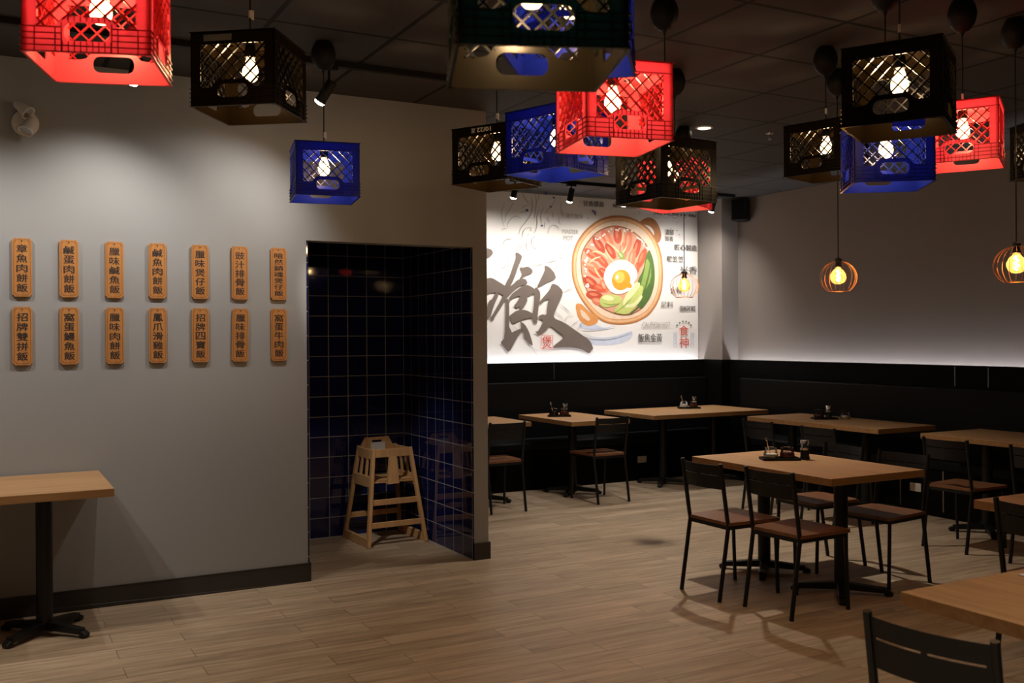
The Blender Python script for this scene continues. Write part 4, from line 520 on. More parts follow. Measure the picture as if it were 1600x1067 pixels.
DRAWING = [('pencil',[(4.882,2.984),(4.839,2.901),(4.843,2.811),(4.87,2.723),(4.873,2.724),(4.85,2.812),(4.846,2.9),(4.885,2.983)]),('pencil',[(4.989,2.999),(4.946,2.926),(4.889,2.851),(4.88,2.769),(4.884,2.769),(4.896,2.849),(4.952,2.923),(4.992,2.998)]),('pencil',[(5.097,3.122),(5.1,3.077),(5.136,3.024),(5.184,2.978),(5.187,2.98),(5.142,3.028),(5.107,3.079),(5.1,3.123)]),('pencil',[(5.21,3.048),(5.218,2.967),(5.202,2.877),(5.14,2.793),(5.067,2.716),(5.047,2.642),(5.051,2.642),(5.073,2.714),(5.146,2.789),(5.209,2.875),(5.226,2.967),(5.214,3.049)]),('pencil',[(5.247,3.096),(5.271,3.025),(5.255,2.924),(5.24,2.823),(5.244,2.823),(5.262,2.924),(5.278,3.025),(5.251,3.097)]),('pencil',[(5.279,3.134),(5.298,3.081),(5.291,3.022),(5.294,3.021),(5.305,3.082),(5.282,3.135)]),('pencil',[(5.309,2.946),(5.27,2.871),(5.275,2.788),(5.264,2.716),(5.234,2.669),(5.237,2.667),(5.271,2.714),(5.282,2.789),(5.277,2.87),(5.312,2.945)]),('pencil',[(5.367,2.963),(5.328,2.911),(5.317,2.845),(5.334,2.777),(5.338,2.778),(5.324,2.846),(5.335,2.909),(5.37,2.961)]),('pencil',[(5.511,3.058),(5.478,3.002),(5.424,2.954),(5.372,2.886),(5.375,2.884),(5.43,2.95),(5.484,2.999),(5.515,3.057)]),('pencil',[(5.586,3.044),(5.573,2.969),(5.58,2.891),(5.583,2.891),(5.58,2.97),(5.59,3.044)]),('pencil',[(5.585,2.942),(5.599,2.896),(5.601,2.855),(5.605,2.856),(5.607,2.898),(5.589,2.943)]),('pencil',[(4.909,2.716),(4.926,2.778),(4.971,2.824),(5.029,2.845),(5.088,2.816),(5.09,2.818),(5.031,2.851),(4.967,2.829),(4.919,2.781),(4.905,2.716)]),('pencil',[(5.062,2.88),(5.103,2.894),(5.143,2.891),(5.144,2.894),(5.102,2.9),(5.06,2.883)]),('pencil',[(5.099,2.932),(5.115,2.954),(5.144,2.964),(5.171,2.958),(5.173,2.961),(5.144,2.97),(5.111,2.959),(5.096,2.934)]),('pencil',[(4.847,2.69),(4.872,2.703),(4.902,2.704),(4.902,2.707),(4.871,2.709),(4.845,2.692)]),('pencil',[(4.862,2.5),(4.864,2.561),(4.907,2.592),(4.972,2.599),(4.972,2.602),(4.905,2.598),(4.857,2.563),(4.858,2.5)]),('pencil',[(5.102,2.599),(5.099,2.67),(5.134,2.72),(5.205,2.729),(5.205,2.732),(5.13,2.725),(5.092,2.672),(5.098,2.599)]),('pencil',[(5.208,2.731),(5.191,2.702),(5.214,2.689),(5.216,2.691),(5.198,2.703),(5.212,2.73)]),('pencil',[(5.154,2.628),(5.175,2.665),(5.172,2.666),(5.151,2.629)]),('pencil',[(5.277,2.644),(5.212,2.624),(5.2,2.557),(5.232,2.516),(5.281,2.507),(5.282,2.51),(5.237,2.521),(5.207,2.559),(5.217,2.62),(5.278,2.641)]),('pencil',[(5.15,2.601),(5.135,2.528),(5.159,2.472),(5.208,2.466),(5.209,2.469),(5.164,2.477),(5.143,2.529),(5.154,2.601)]),('pencil',[(5.411,2.676),(5.439,2.749),(5.489,2.773),(5.54,2.749),(5.546,2.719),(5.55,2.719),(5.546,2.753),(5.49,2.779),(5.433,2.752),(5.407,2.676)]),('pencil',[(5.201,2.403),(5.215,2.339),(5.275,2.321),(5.341,2.342),(5.361,2.39),(5.358,2.391),(5.336,2.346),(5.275,2.327),(5.221,2.343),(5.204,2.404)]),('pencil',[(5.381,2.358),(5.466,2.372),(5.552,2.395),(5.551,2.398),(5.465,2.379),(5.38,2.361)]),('pencil',[(5.549,2.397),(5.537,2.333),(5.485,2.276),(5.488,2.274),(5.543,2.331),(5.553,2.396)]),('pencil',[(5.604,2.546),(5.591,2.436),(5.56,2.398),(5.563,2.396),(5.598,2.434),(5.608,2.546)]),('pencil',[(5.109,2.564),(5.076,2.509),(5.036,2.462),(5.039,2.46),(5.082,2.506),(5.112,2.563)]),('pencil',[(5.078,2.563),(5.045,2.517),(5.011,2.479),(5.013,2.477),(5.051,2.514),(5.081,2.561)]),('pencil',[(4.939,2.458),(4.932,2.395),(4.908,2.35),(4.911,2.349),(4.939,2.394),(4.942,2.458)]),('pencil',[(4.834,2.257),(4.875,2.301),(4.976,2.323),(4.975,2.326),(4.872,2.306),(4.832,2.259)]),('pencil',[(5.553,2.867),(5.545,2.81),(5.574,2.775),(5.577,2.777),(5.552,2.812),(5.556,2.867)]),('pencil',[(5.478,2.909),(5.465,2.88),(5.483,2.844),(5.487,2.845),(5.473,2.881),(5.482,2.908)]),('pencil',[(5.414,2.86),(5.401,2.831),(5.43,2.795),(5.433,2.797),(5.409,2.832),(5.418,2.859)]),('pencil',[(5.371,2.802),(5.364,2.756),(5.371,2.729),(5.374,2.73),(5.371,2.757),(5.375,2.802)]),('pencil',[(5.598,2.042),(5.663,2.061),(5.732,2.086),(5.731,2.089),(5.66,2.068),(5.597,2.045)]),('pencil',[(5.561,1.908),(5.634,1.858),(5.693,1.811),(5.696,1.813),(5.64,1.864),(5.563,1.911)]),('pencil',[(5.497,1.819),(5.553,1.789),(5.606,1.736),(5.609,1.738),(5.558,1.794),(5.499,1.822)]),('pencil',[(5.695,1.662),(5.754,1.7),(5.8,1.731),(5.798,1.734),(5.75,1.705),(5.693,1.664)]),('pencil',[(5.614,1.721),(5.661,1.78),(5.73,1.791),(5.729,1.793),(5.658,1.784),(5.612,1.723)]),('pencil',[(4.927,1.71),(5.089,1.574),(5.267,1.35),(5.27,1.352),(5.094,1.578),(4.929,1.712)]),('pencil',[(5.036,1.556),(5.145,1.458),(5.279,1.398),(5.28,1.4),(5.148,1.461),(5.037,1.557)]),('ink',[(5.17,2.909),(5.162,2.901),(5.149,2.899),(5.138,2.904),(5.134,2.913),(5.138,2.923),(5.148,2.928),(5.161,2.927),(5.169,2.919)]),('ink',[(5.463,2.966),(5.457,2.959),(5.446,2.957),(5.437,2.961),(5.433,2.969),(5.436,2.977),(5.445,2.982),(5.456,2.981),(5.463,2.974)]),('ink',[(5.503,3.067),(5.496,3.06),(5.486,3.058),(5.477,3.062),(5.474,3.07),(5.477,3.077),(5.486,3.081),(5.496,3.08),(5.502,3.075)]),('ink',[(5.35,2.754),(5.343,2.748),(5.334,2.746),(5.325,2.75),(5.321,2.757),(5.324,2.765),(5.333,2.769),(5.343,2.768),(5.349,2.762)]),('ink',[(5.413,3.107),(5.403,3.097),(5.388,3.094),(5.374,3.1),(5.368,3.112),(5.373,3.124),(5.386,3.13),(5.402,3.129),(5.412,3.12)]),('ink',[(5.578,3.063),(5.575,3.06),(5.571,3.059),(5.567,3.061),(5.566,3.064),(5.567,3.067),(5.571,3.069),(5.575,3.069),(5.578,3.066)]),('ink',[(5.63,3.119),(5.626,3.115),(5.619,3.114),(5.614,3.117),(5.611,3.121),(5.613,3.126),(5.619,3.129),(5.625,3.128),(5.63,3.125)]),('ink',[(5.728,3.101),(5.723,3.096),(5.717,3.095),(5.711,3.098),(5.709,3.102),(5.711,3.107),(5.716,3.11),(5.723,3.11),(5.727,3.106)]),('ink',[(5.352,3.132),(5.371,3.117),(5.394,3.107),(5.399,3.113),(5.38,3.128),(5.356,3.138)]),('pencil',[(5.818,2.996),(5.816,2.991),(5.811,2.989),(5.806,2.991),(5.803,2.995),(5.806,2.999),(5.811,3.002),(5.816,3.0)]),('pencil',[(6.247,2.984),(6.245,2.98),(6.239,2.978),(6.234,2.979),(6.232,2.983),(6.234,2.988),(6.239,2.99),(6.245,2.988)]),('pencil',[(6.635,2.972),(6.632,2.967),(6.626,2.964),(6.62,2.966),(6.617,2.971),(6.62,2.977),(6.626,2.979),(6.632,2.977)]),('pencil',[(6.568,2.955),(6.566,2.951),(6.561,2.949),(6.557,2.95),(6.555,2.954),(6.557,2.958),(6.562,2.96),(6.566,2.958)]),('pencil',[(5.944,2.87),(5.941,2.864),(5.934,2.861),(5.927,2.863),(5.925,2.869),(5.927,2.875),(5.934,2.877),(5.941,2.875)]),('pencil',[(7.179,2.885),(7.177,2.881),(7.172,2.879),(7.168,2.881),(7.166,2.884),(7.168,2.888),(7.173,2.89),(7.177,2.889)]),('pencil',[(7.177,2.788),(7.174,2.782),(7.168,2.78),(7.161,2.782),(7.158,2.787),(7.161,2.792),(7.168,2.795),(7.174,2.793)]),('pencil',[(7.209,2.743),(7.207,2.738),(7.201,2.736),(7.195,2.737),(7.193,2.742),(7.195,2.747),(7.201,2.749),(7.207,2.747)]),('pencil',[(7.086,2.807),(7.083,2.802),(7.078,2.8),(7.072,2.802),(7.07,2.806),(7.072,2.811),(7.078,2.813),(7.084,2.812)]),('ink',[(5.977,2.955),(5.999,2.942),(6.028,2.902),(6.041,2.908),(6.022,2.959),(5.983,2.967)]),('ink',[(6.025,2.96),(6.041,2.93),(6.049,2.933),(6.033,2.963)]),('blueline',[(5.842,1.637),(5.937,1.625),(6.13,1.635),(6.301,1.667),(6.3,1.671),(6.129,1.643),(5.937,1.633),(5.843,1.641)]),('blueline',[(5.853,1.577),(6.031,1.523),(6.276,1.532),(6.523,1.605),(6.521,1.61),(6.273,1.542),(6.033,1.533),(5.855,1.581)]),('blueline',[(5.798,1.638),(5.836,1.697),(5.845,1.718),(5.841,1.72),(5.827,1.701),(5.793,1.64)]),('pencil',[(6.939,2.965),(6.936,2.95),(6.93,2.951),(6.933,2.965)]),('pencil',[(6.936,2.95),(6.926,2.935),(6.921,2.938),(6.93,2.951)]),('pencil',[(6.926,2.935),(6.911,2.924),(6.908,2.928),(6.921,2.938)]),('pencil',[(6.911,2.924),(6.892,2.918),(6.891,2.923),(6.908,2.928)]),('pencil',[(6.892,2.918),(6.872,2.917),(6.874,2.922),(6.891,2.923)]),('pencil',[(6.872,2.917),(6.854,2.921),(6.857,2.926),(6.874,2.922)]),('pencil',[(6.854,2.921),(6.839,2.931),(6.844,2.934),(6.857,2.926)]),('pencil',[(6.839,2.931),(6.829,2.944),(6.835,2.946),(6.844,2.934)]),('pencil',[(6.829,2.944),(6.826,2.959),(6.832,2.96),(6.835,2.946)]),('pencil',[(6.826,2.959),(6.83,2.975),(6.836,2.974),(6.832,2.96)]),('pencil',[(6.83,2.975),(6.84,2.99),(6.844,2.986),(6.836,2.974)]),('pencil',[(6.84,2.99),(6.855,3.001),(6.858,2.996),(6.844,2.986)]),('pencil',[(6.855,3.001),(6.873,3.007),(6.874,3.002),(6.858,2.996)]),('pencil',[(6.873,3.007),(6.893,3.008),(6.892,3.003),(6.874,3.002)]),('pencil',[(6.893,3.008),(6.911,3.004),(6.908,2.999),(6.892,3.003)]),('pencil',[(6.911,3.004),(6.926,2.994),(6.921,2.991),(6.908,2.999)]),('pencil',[(6.926,2.994),(6.936,2.981),(6.93,2.979),(6.921,2.991)]),('pencil',[(6.936,2.981),(6.939,2.965),(6.933,2.965),(6.93,2.979)]),('pencil',[(7.067,2.972),(7.063,2.956),(7.057,2.958),(7.06,2.972)]),('pencil',[(7.063,2.956),(7.053,2.942),(7.048,2.945),(7.057,2.958)]),('pencil',[(7.053,2.942),(7.038,2.931),(7.035,2.935),(7.048,2.945)]),('pencil',[(7.038,2.931),(7.019,2.924),(7.018,2.929),(7.035,2.935)]),('pencil',[(7.019,2.924),(6.999,2.923),(7.0,2.928),(7.018,2.929)]),('pencil',[(6.999,2.923),(6.981,2.928),(6.984,2.932),(7.0,2.928)]),('pencil',[(6.981,2.928),(6.966,2.937),(6.971,2.941),(6.984,2.932)]),('pencil',[(6.966,2.937),(6.956,2.951),(6.962,2.953),(6.971,2.941)]),('pencil',[(6.956,2.951),(6.952,2.966),(6.959,2.966),(6.962,2.953)]),('pencil',[(6.952,2.966),(6.956,2.982),(6.962,2.981),(6.959,2.966)]),('pencil',[(6.956,2.982),(6.966,2.997),(6.971,2.993),(6.962,2.981)]),('pencil',[(6.966,2.997),(6.981,3.008),(6.984,3.003),(6.971,2.993)]),('pencil',[(6.981,3.008),(7.0,3.014),(7.001,3.009),(6.984,3.003)]),('pencil',[(7.0,3.014),(7.02,3.015),(7.019,3.01),(7.001,3.009)]),('pencil',[(7.02,3.015),(7.039,3.011),(7.035,3.006),(7.019,3.01)]),('pencil',[(7.039,3.011),(7.054,3.001),(7.049,2.998),(7.035,3.006)]),('pencil',[(7.054,3.001),(7.064,2.988),(7.057,2.986),(7.049,2.998)]),('pencil',[(7.064,2.988),(7.067,2.972),(7.06,2.972),(7.057,2.986)]),('pencil',[(7.199,2.979),(7.195,2.963),(7.189,2.965),(7.192,2.979)]),('pencil',[(7.195,2.963),(7.185,2.949),(7.18,2.952),(7.189,2.965)]),('pencil',[(7.185,2.949),(7.169,2.938),(7.166,2.942),(7.18,2.952)]),('pencil',[(7.169,2.938),(7.15,2.931),(7.149,2.936),(7.166,2.942)]),('pencil',[(7.15,2.931),(7.13,2.93),(7.131,2.935),(7.149,2.936)]),('pencil',[(7.13,2.93),(7.111,2.934),(7.115,2.939),(7.131,2.935)]),('pencil',[(7.111,2.934),(7.096,2.944),(7.101,2.948),(7.115,2.939)]),('pencil',[(7.096,2.944),(7.086,2.957),(7.092,2.96),(7.101,2.948)]),('pencil',[(7.086,2.957),(7.083,2.973),(7.089,2.974),(7.092,2.96)]),('pencil',[(7.083,2.973),(7.086,2.989),(7.092,2.988),(7.089,2.974)]),('pencil',[(7.086,2.989),(7.096,3.004),(7.101,3.001),(7.092,2.988)]),('pencil',[(7.096,3.004),(7.112,3.015),(7.115,3.011),(7.101,3.001)]),('pencil',[(7.112,3.015),(7.131,3.021),(7.132,3.016),(7.115,3.011)]),('pencil',[(7.131,3.021),(7.151,3.023),(7.15,3.017),(7.132,3.016)]),('pencil',[(7.151,3.023),(7.17,3.018),(7.166,3.013),(7.15,3.017)]),('pencil',[(7.17,3.018),(7.185,3.009),(7.18,3.005),(7.166,3.013)]),('pencil',[(7.185,3.009),(7.195,2.995),(7.189,2.993),(7.18,3.005)]),('pencil',[(7.195,2.995),(7.199,2.979),(7.192,2.979),(7.189,2.993)]),('pencil',[(7.329,2.986),(7.325,2.97),(7.319,2.972),(7.322,2.986)]),('pencil',[(7.325,2.97),(7.315,2.956),(7.31,2.959),(7.319,2.972)]),('pencil',[(7.315,2.956),(7.299,2.944),(7.296,2.949),(7.31,2.959)]),('pencil',[(7.299,2.944),(7.28,2.938),(7.279,2.943),(7.296,2.949)]),('pencil',[(7.28,2.938),(7.26,2.937),(7.261,2.942),(7.279,2.943)]),('pencil',[(7.26,2.937),(7.241,2.941),(7.244,2.946),(7.261,2.942)]),('pencil',[(7.241,2.941),(7.225,2.951),(7.23,2.955),(7.244,2.946)]),('pencil',[(7.225,2.951),(7.215,2.964),(7.221,2.966),(7.23,2.955)]),('pencil',[(7.215,2.964),(7.212,2.98),(7.218,2.98),(7.221,2.966)]),('pencil',[(7.212,2.98),(7.215,2.996),(7.222,2.995),(7.218,2.98)]),('pencil',[(7.215,2.996),(7.226,3.011),(7.231,3.008),(7.222,2.995)]),('pencil',[(7.226,3.011),(7.241,3.022),(7.244,3.018),(7.231,3.008)]),('pencil',[(7.241,3.022),(7.26,3.029),(7.261,3.024),(7.244,3.018)]),('pencil',[(7.26,3.029),(7.281,3.03),(7.279,3.025),(7.261,3.024)]),('pencil',[(7.281,3.03),(7.3,3.025),(7.296,3.021),(7.279,3.025)]),('pencil',[(7.3,3.025),(7.315,3.016),(7.31,3.012),(7.296,3.021)]),('pencil',[(7.315,3.016),(7.325,3.002),(7.319,3.0),(7.31,3.012)]),('pencil',[(7.325,3.002),(7.329,2.986),(7.322,2.986),(7.319,3.0)]),('pencil',[(7.463,2.994),(7.459,2.977),(7.453,2.979),(7.456,2.993)]),('pencil',[(7.459,2.977),(7.449,2.963),(7.444,2.966),(7.453,2.979)]),('pencil',[(7.449,2.963),(7.433,2.951),(7.43,2.956),(7.444,2.966)]),('pencil',[(7.433,2.951),(7.414,2.945),(7.413,2.95),(7.43,2.956)]),('pencil',[(7.414,2.945),(7.393,2.944),(7.394,2.949),(7.413,2.95)]),('pencil',[(7.393,2.944),(7.374,2.948),(7.377,2.953),(7.394,2.949)]),('pencil',[(7.374,2.948),(7.358,2.958),(7.364,2.962),(7.377,2.953)]),('pencil',[(7.358,2.958),(7.348,2.971),(7.355,2.974),(7.364,2.962)]),('pencil',[(7.348,2.971),(7.345,2.987),(7.352,2.988),(7.355,2.974)]),('pencil',[(7.345,2.987),(7.349,3.003),(7.355,3.002),(7.352,2.988)]),('pencil',[(7.349,3.003),(7.359,3.018),(7.364,3.015),(7.355,3.002)]),('pencil',[(7.359,3.018),(7.375,3.029),(7.378,3.025),(7.364,3.015)]),('pencil',[(7.375,3.029),(7.394,3.036),(7.395,3.031),(7.378,3.025)]),('pencil',[(7.394,3.036),(7.414,3.037),(7.413,3.032),(7.395,3.031)]),('pencil',[(7.414,3.037),(7.434,3.033),(7.43,3.028),(7.413,3.032)]),('pencil',[(7.434,3.033),(7.45,3.023),(7.444,3.019),(7.43,3.028)]),('pencil',[(7.45,3.023),(7.46,3.01),(7.453,3.007),(7.444,3.019)]),('pencil',[(7.46,3.01),(7.463,2.994),(7.456,2.993),(7.453,3.007)]),('seal',[(5.312,1.567),(5.461,1.558),(5.462,1.563),(5.312,1.572)]),('seal',[(5.459,1.569),(5.462,1.413),(5.468,1.413),(5.465,1.569)]),('seal',[(5.465,1.418),(5.311,1.423),(5.311,1.418),(5.465,1.413)]),('seal',[(5.316,1.417),(5.324,1.569),(5.318,1.569),(5.31,1.417)]),('blueline',[(7.156,1.578),(7.153,1.567),(7.147,1.569),(7.15,1.578)]),('blueline',[(7.153,1.567),(7.143,1.558),(7.14,1.563),(7.147,1.569)]),('blueline',[(7.143,1.558),(7.13,1.555),(7.13,1.56),(7.14,1.563)]),('blueline',[(7.13,1.555),(7.117,1.558),(7.12,1.563),(7.13,1.56)]),('blueline',[(7.117,1.558),(7.107,1.567),(7.113,1.569),(7.12,1.563)]),('blueline',[(7.107,1.567),(7.104,1.578),(7.11,1.578),(7.113,1.569)]),('blueline',[(7.104,1.578),(7.107,1.59),(7.113,1.587),(7.11,1.578)]),('blueline',[(7.107,1.59),(7.117,1.598),(7.12,1.594),(7.113,1.587)]),('blueline',[(7.117,1.598),(7.13,1.601),(7.13,1.596),(7.12,1.594)]),('blueline',[(7.13,1.601),(7.143,1.598),(7.14,1.594),(7.13,1.596)]),('blueline',[(7.143,1.598),(7.153,1.59),(7.147,1.587),(7.14,1.594)]),('blueline',[(7.153,1.59),(7.156,1.578),(7.15,1.578),(7.147,1.587)]),('blueline',[(7.156,1.532),(7.152,1.52),(7.147,1.523),(7.149,1.532)]),('blueline',[(7.152,1.52),(7.143,1.512),(7.139,1.516),(7.147,1.523)]),('blueline',[(7.143,1.512),(7.129,1.509),(7.13,1.514),(7.139,1.516)]),('blueline',[(7.129,1.509),(7.116,1.512),(7.12,1.516),(7.13,1.514)]),('blueline',[(7.116,1.512),(7.107,1.52),(7.113,1.523),(7.12,1.516)]),('blueline',[(7.107,1.52),(7.103,1.532),(7.11,1.532),(7.113,1.523)]),('blueline',[(7.103,1.532),(7.107,1.544),(7.113,1.541),(7.11,1.532)]),('blueline',[(7.107,1.544),(7.117,1.552),(7.12,1.547),(7.113,1.541)]),('blueline',[(7.117,1.552),(7.13,1.555),(7.13,1.55),(7.12,1.547)]),('blueline',[(7.13,1.555),(7.143,1.552),(7.14,1.547),(7.13,1.55)]),('blueline',[(7.143,1.552),(7.153,1.543),(7.147,1.541),(7.14,1.547)]),('blueline',[(7.153,1.543),(7.156,1.532),(7.149,1.532),(7.147,1.541)]),('blueline',[(7.156,1.485),(7.152,1.474),(7.146,1.476),(7.149,1.485)]),('blueline',[(7.152,1.474),(7.142,1.465),(7.139,1.47),(7.146,1.476)]),('blueline',[(7.142,1.465),(7.129,1.462),(7.129,1.467),(7.139,1.47)]),('blueline',[(7.129,1.462),(7.116,1.465),(7.119,1.47),(7.129,1.467)]),('blueline',[(7.116,1.465),(7.106,1.474),(7.112,1.477),(7.119,1.47)]),('blueline',[(7.106,1.474),(7.103,1.486),(7.11,1.486),(7.112,1.477)]),('blueline',[(7.103,1.486),(7.107,1.497),(7.112,1.494),(7.11,1.486)]),('blueline',[(7.107,1.497),(7.116,1.506),(7.12,1.501),(7.112,1.494)]),('blueline',[(7.116,1.506),(7.129,1.509),(7.129,1.503),(7.12,1.501)]),('blueline',[(7.129,1.509),(7.143,1.505),(7.139,1.501),(7.129,1.503)]),('blueline',[(7.143,1.505),(7.152,1.497),(7.146,1.494),(7.139,1.501)]),('blueline',[(7.152,1.497),(7.156,1.485),(7.149,1.485),(7.146,1.494)]),('blueline',[(7.155,1.439),(7.152,1.427),(7.146,1.43),(7.149,1.439)]),('blueline',[(7.152,1.427),(7.142,1.419),(7.139,1.423),(7.146,1.43)]),('blueline',[(7.142,1.419),(7.129,1.416),(7.129,1.421),(7.139,1.423)]),('blueline',[(7.129,1.416),(7.116,1.419),(7.119,1.423),(7.129,1.421)]),('blueline',[(7.116,1.419),(7.106,1.428),(7.112,1.43),(7.119,1.423)]),('blueline',[(7.106,1.428),(7.103,1.439),(7.109,1.439),(7.112,1.43)]),('blueline',[(7.103,1.439),(7.106,1.451),(7.112,1.448),(7.109,1.439)]),('blueline',[(7.106,1.451),(7.116,1.459),(7.119,1.455),(7.112,1.448)]),('blueline',[(7.116,1.459),(7.129,1.462),(7.129,1.457),(7.119,1.455)]),('blueline',[(7.129,1.462),(7.142,1.459),(7.139,1.454),(7.129,1.457)]),('blueline',[(7.142,1.459),(7.152,1.45),(7.146,1.448),(7.139,1.454)]),('blueline',[(7.152,1.45),(7.155,1.439),(7.149,1.439),(7.146,1.448)]),('blueline',[(7.412,1.577),(7.408,1.565),(7.403,1.568),(7.405,1.577)]),('blueline',[(7.408,1.565),(7.398,1.557),(7.395,1.562),(7.403,1.568)]),('blueline',[(7.398,1.557),(7.385,1.554),(7.385,1.559),(7.395,1.562)]),('blueline',[(7.385,1.554),(7.372,1.557),(7.375,1.562),(7.385,1.559)]),('blueline',[(7.372,1.557),(7.362,1.566),(7.368,1.568),(7.375,1.562)]),('blueline',[(7.362,1.566),(7.358,1.577),(7.365,1.577),(7.368,1.568)]),('blueline',[(7.358,1.577),(7.362,1.589),(7.368,1.586),(7.365,1.577)]),('blueline',[(7.362,1.589),(7.372,1.598),(7.375,1.593),(7.368,1.586)]),('blueline',[(7.372,1.598),(7.385,1.601),(7.385,1.595),(7.375,1.593)]),('blueline',[(7.385,1.601),(7.399,1.598),(7.395,1.593),(7.385,1.595)]),('blueline',[(7.399,1.598),(7.408,1.589),(7.403,1.586),(7.395,1.593)]),('blueline',[(7.408,1.589),(7.412,1.577),(7.405,1.577),(7.403,1.586)]),('blueline',[(7.412,1.53),(7.408,1.519),(7.402,1.521),(7.405,1.53)]),('blueline',[(7.408,1.519),(7.398,1.51),(7.395,1.515),(7.402,1.521)]),('blueline',[(7.398,1.51),(7.385,1.507),(7.385,1.512),(7.395,1.515)]),('blueline',[(7.385,1.507),(7.371,1.51),(7.375,1.515),(7.385,1.512)]),('blueline',[(7.371,1.51),(7.361,1.519),(7.367,1.521),(7.375,1.515)]),('blueline',[(7.361,1.519),(7.358,1.531),(7.365,1.53),(7.367,1.521)]),('blueline',[(7.358,1.531),(7.362,1.542),(7.367,1.54),(7.365,1.53)]),('blueline',[(7.362,1.542),(7.372,1.551),(7.375,1.546),(7.367,1.54)]),('blueline',[(7.372,1.551),(7.385,1.554),(7.385,1.549),(7.375,1.546)]),('blueline',[(7.385,1.554),(7.398,1.551),(7.395,1.546),(7.385,1.549)]),('blueline',[(7.398,1.551),(7.408,1.542),(7.402,1.539),(7.395,1.546)]),('blueline',[(7.408,1.542),(7.412,1.53),(7.405,1.53),(7.402,1.539)]),('blueline',[(7.411,1.483),(7.408,1.472),(7.402,1.474),(7.405,1.483)]),('blueline',[(7.408,1.472),(7.398,1.463),(7.394,1.468),(7.402,1.474)]),('blueline',[(7.398,1.463),(7.384,1.46),(7.384,1.465),(7.394,1.468)]),('blueline',[(7.384,1.46),(7.371,1.463),(7.374,1.468),(7.384,1.465)]),('blueline',[(7.371,1.463),(7.361,1.472),(7.367,1.475),(7.374,1.468)]),('blueline',[(7.361,1.472),(7.358,1.484),(7.364,1.484),(7.367,1.475)]),('blueline',[(7.358,1.484),(7.361,1.495),(7.367,1.493),(7.364,1.484)]),('blueline',[(7.361,1.495),(7.371,1.504),(7.374,1.499),(7.367,1.493)]),('blueline',[(7.371,1.504),(7.385,1.507),(7.385,1.502),(7.374,1.499)]),('blueline',[(7.385,1.507),(7.398,1.504),(7.395,1.499),(7.385,1.502)]),('blueline',[(7.398,1.504),(7.408,1.495),(7.402,1.492),(7.395,1.499)]),('blueline',[(7.408,1.495),(7.411,1.483),(7.405,1.483),(7.402,1.492)]),('blueline',[(7.411,1.436),(7.407,1.425),(7.401,1.427),(7.404,1.436)]),('blueline',[(7.407,1.425),(7.397,1.416),(7.394,1.421),(7.401,1.427)]),('blueline',[(7.397,1.416),(7.384,1.413),(7.384,1.418),(7.394,1.421)]),('blueline',[(7.384,1.413),(7.37,1.416),(7.374,1.421),(7.384,1.418)]),('blueline',[(7.37,1.416),(7.361,1.425),(7.367,1.428),(7.374,1.421)]),('blueline',[(7.361,1.425),(7.357,1.437),(7.364,1.437),(7.367,1.428)]),('blueline',[(7.357,1.437),(7.361,1.448),(7.367,1.446),(7.364,1.437)]),('blueline',[(7.361,1.448),(7.371,1.457),(7.374,1.452),(7.367,1.446)]),('blueline',[(7.371,1.457),(7.384,1.46),(7.384,1.455),(7.374,1.452)]),('blueline',[(7.384,1.46),(7.398,1.457),(7.394,1.452),(7.384,1.455)]),('blueline',[(7.398,1.457),(7.407,1.448),(7.402,1.445),(7.394,1.452)]),('blueline',[(7.407,1.448),(7.411,1.436),(7.404,1.436),(7.402,1.445)]),('txt',[(7.173,1.675),(7.166,1.666),(7.153,1.666),(7.147,1.675),(7.153,1.685),(7.166,1.685)]),('txt',[(7.213,1.705),(7.206,1.696),(7.193,1.696),(7.186,1.705),(7.193,1.714),(7.206,1.714)]),('txt',[(7.258,1.722),(7.251,1.713),(7.238,1.713),(7.231,1.722),(7.238,1.731),(7.251,1.731)]),('txt',[(7.306,1.722),(7.299,1.713),(7.286,1.713),(7.279,1.722),(7.286,1.731),(7.299,1.731)]),('txt',[(7.349,1.707),(7.342,1.698),(7.328,1.698),(7.322,1.707),(7.329,1.717),(7.342,1.717)]),('txt',[(7.381,1.678),(7.374,1.668),(7.36,1.668),(7.354,1.678),(7.36,1.687),(7.374,1.687)])]
LETTERING = [('甘香撲鼻', 6.005, 3.032, 0.279, 0.064, 'txt', 0), ('港式臘味', 5.751, 2.881, 0.228, 0.051, 'pencil', 0), ('MASTER', 5.7, 2.708, 0.205, 0.046, 'pencil', 0), ('POT', 5.675, 2.635, 0.125, 0.051, 'pencil', 0), ('飯香撲鼻', 6.422, 3.031, 0.322, 0.043, 'txt', 0), ('濃郁', 7.058, 2.763, 0.125, 0.066, 'txt', 0), ('飯香', 7.054, 2.688, 0.119, 0.059, 'txt', 0), ('匠心製造', 7.296, 2.591, 0.327, 0.068, 'txt', 0), ('暖笠笠', 7.14, 2.454, 0.242, 0.071, 'txt', 0), ('米香', 7.334, 2.327, 0.248, 0.095, 'txt', 0), ('火候', 7.152, 2.091, 0.165, 0.081, 'txt', 0), ('足料', 7.015, 1.919, 0.176, 0.066, 'txt', 0), ('CRUNCHY RICE', 7.317, 1.875, 0.232, 0.058, 'txt', 0), ('CAUTION HOT', 6.861, 1.683, 0.398, 0.067, 'pencil', 0), ('飯焦金黃', 6.772, 1.53, 0.338, 0.1, 'txt', 5), ('食', 7.26, 1.615, 0.138, 0.119, 'seal', 0), ('神', 7.259, 1.472, 0.138, 0.129, 'seal', 0), ('煲', 5.391, 1.49, 0.122, 0.134, 'seal', 0), ('港式煲仔飯', 7.144, 2.976, 0.615, 0.034, 'txt', 0)]

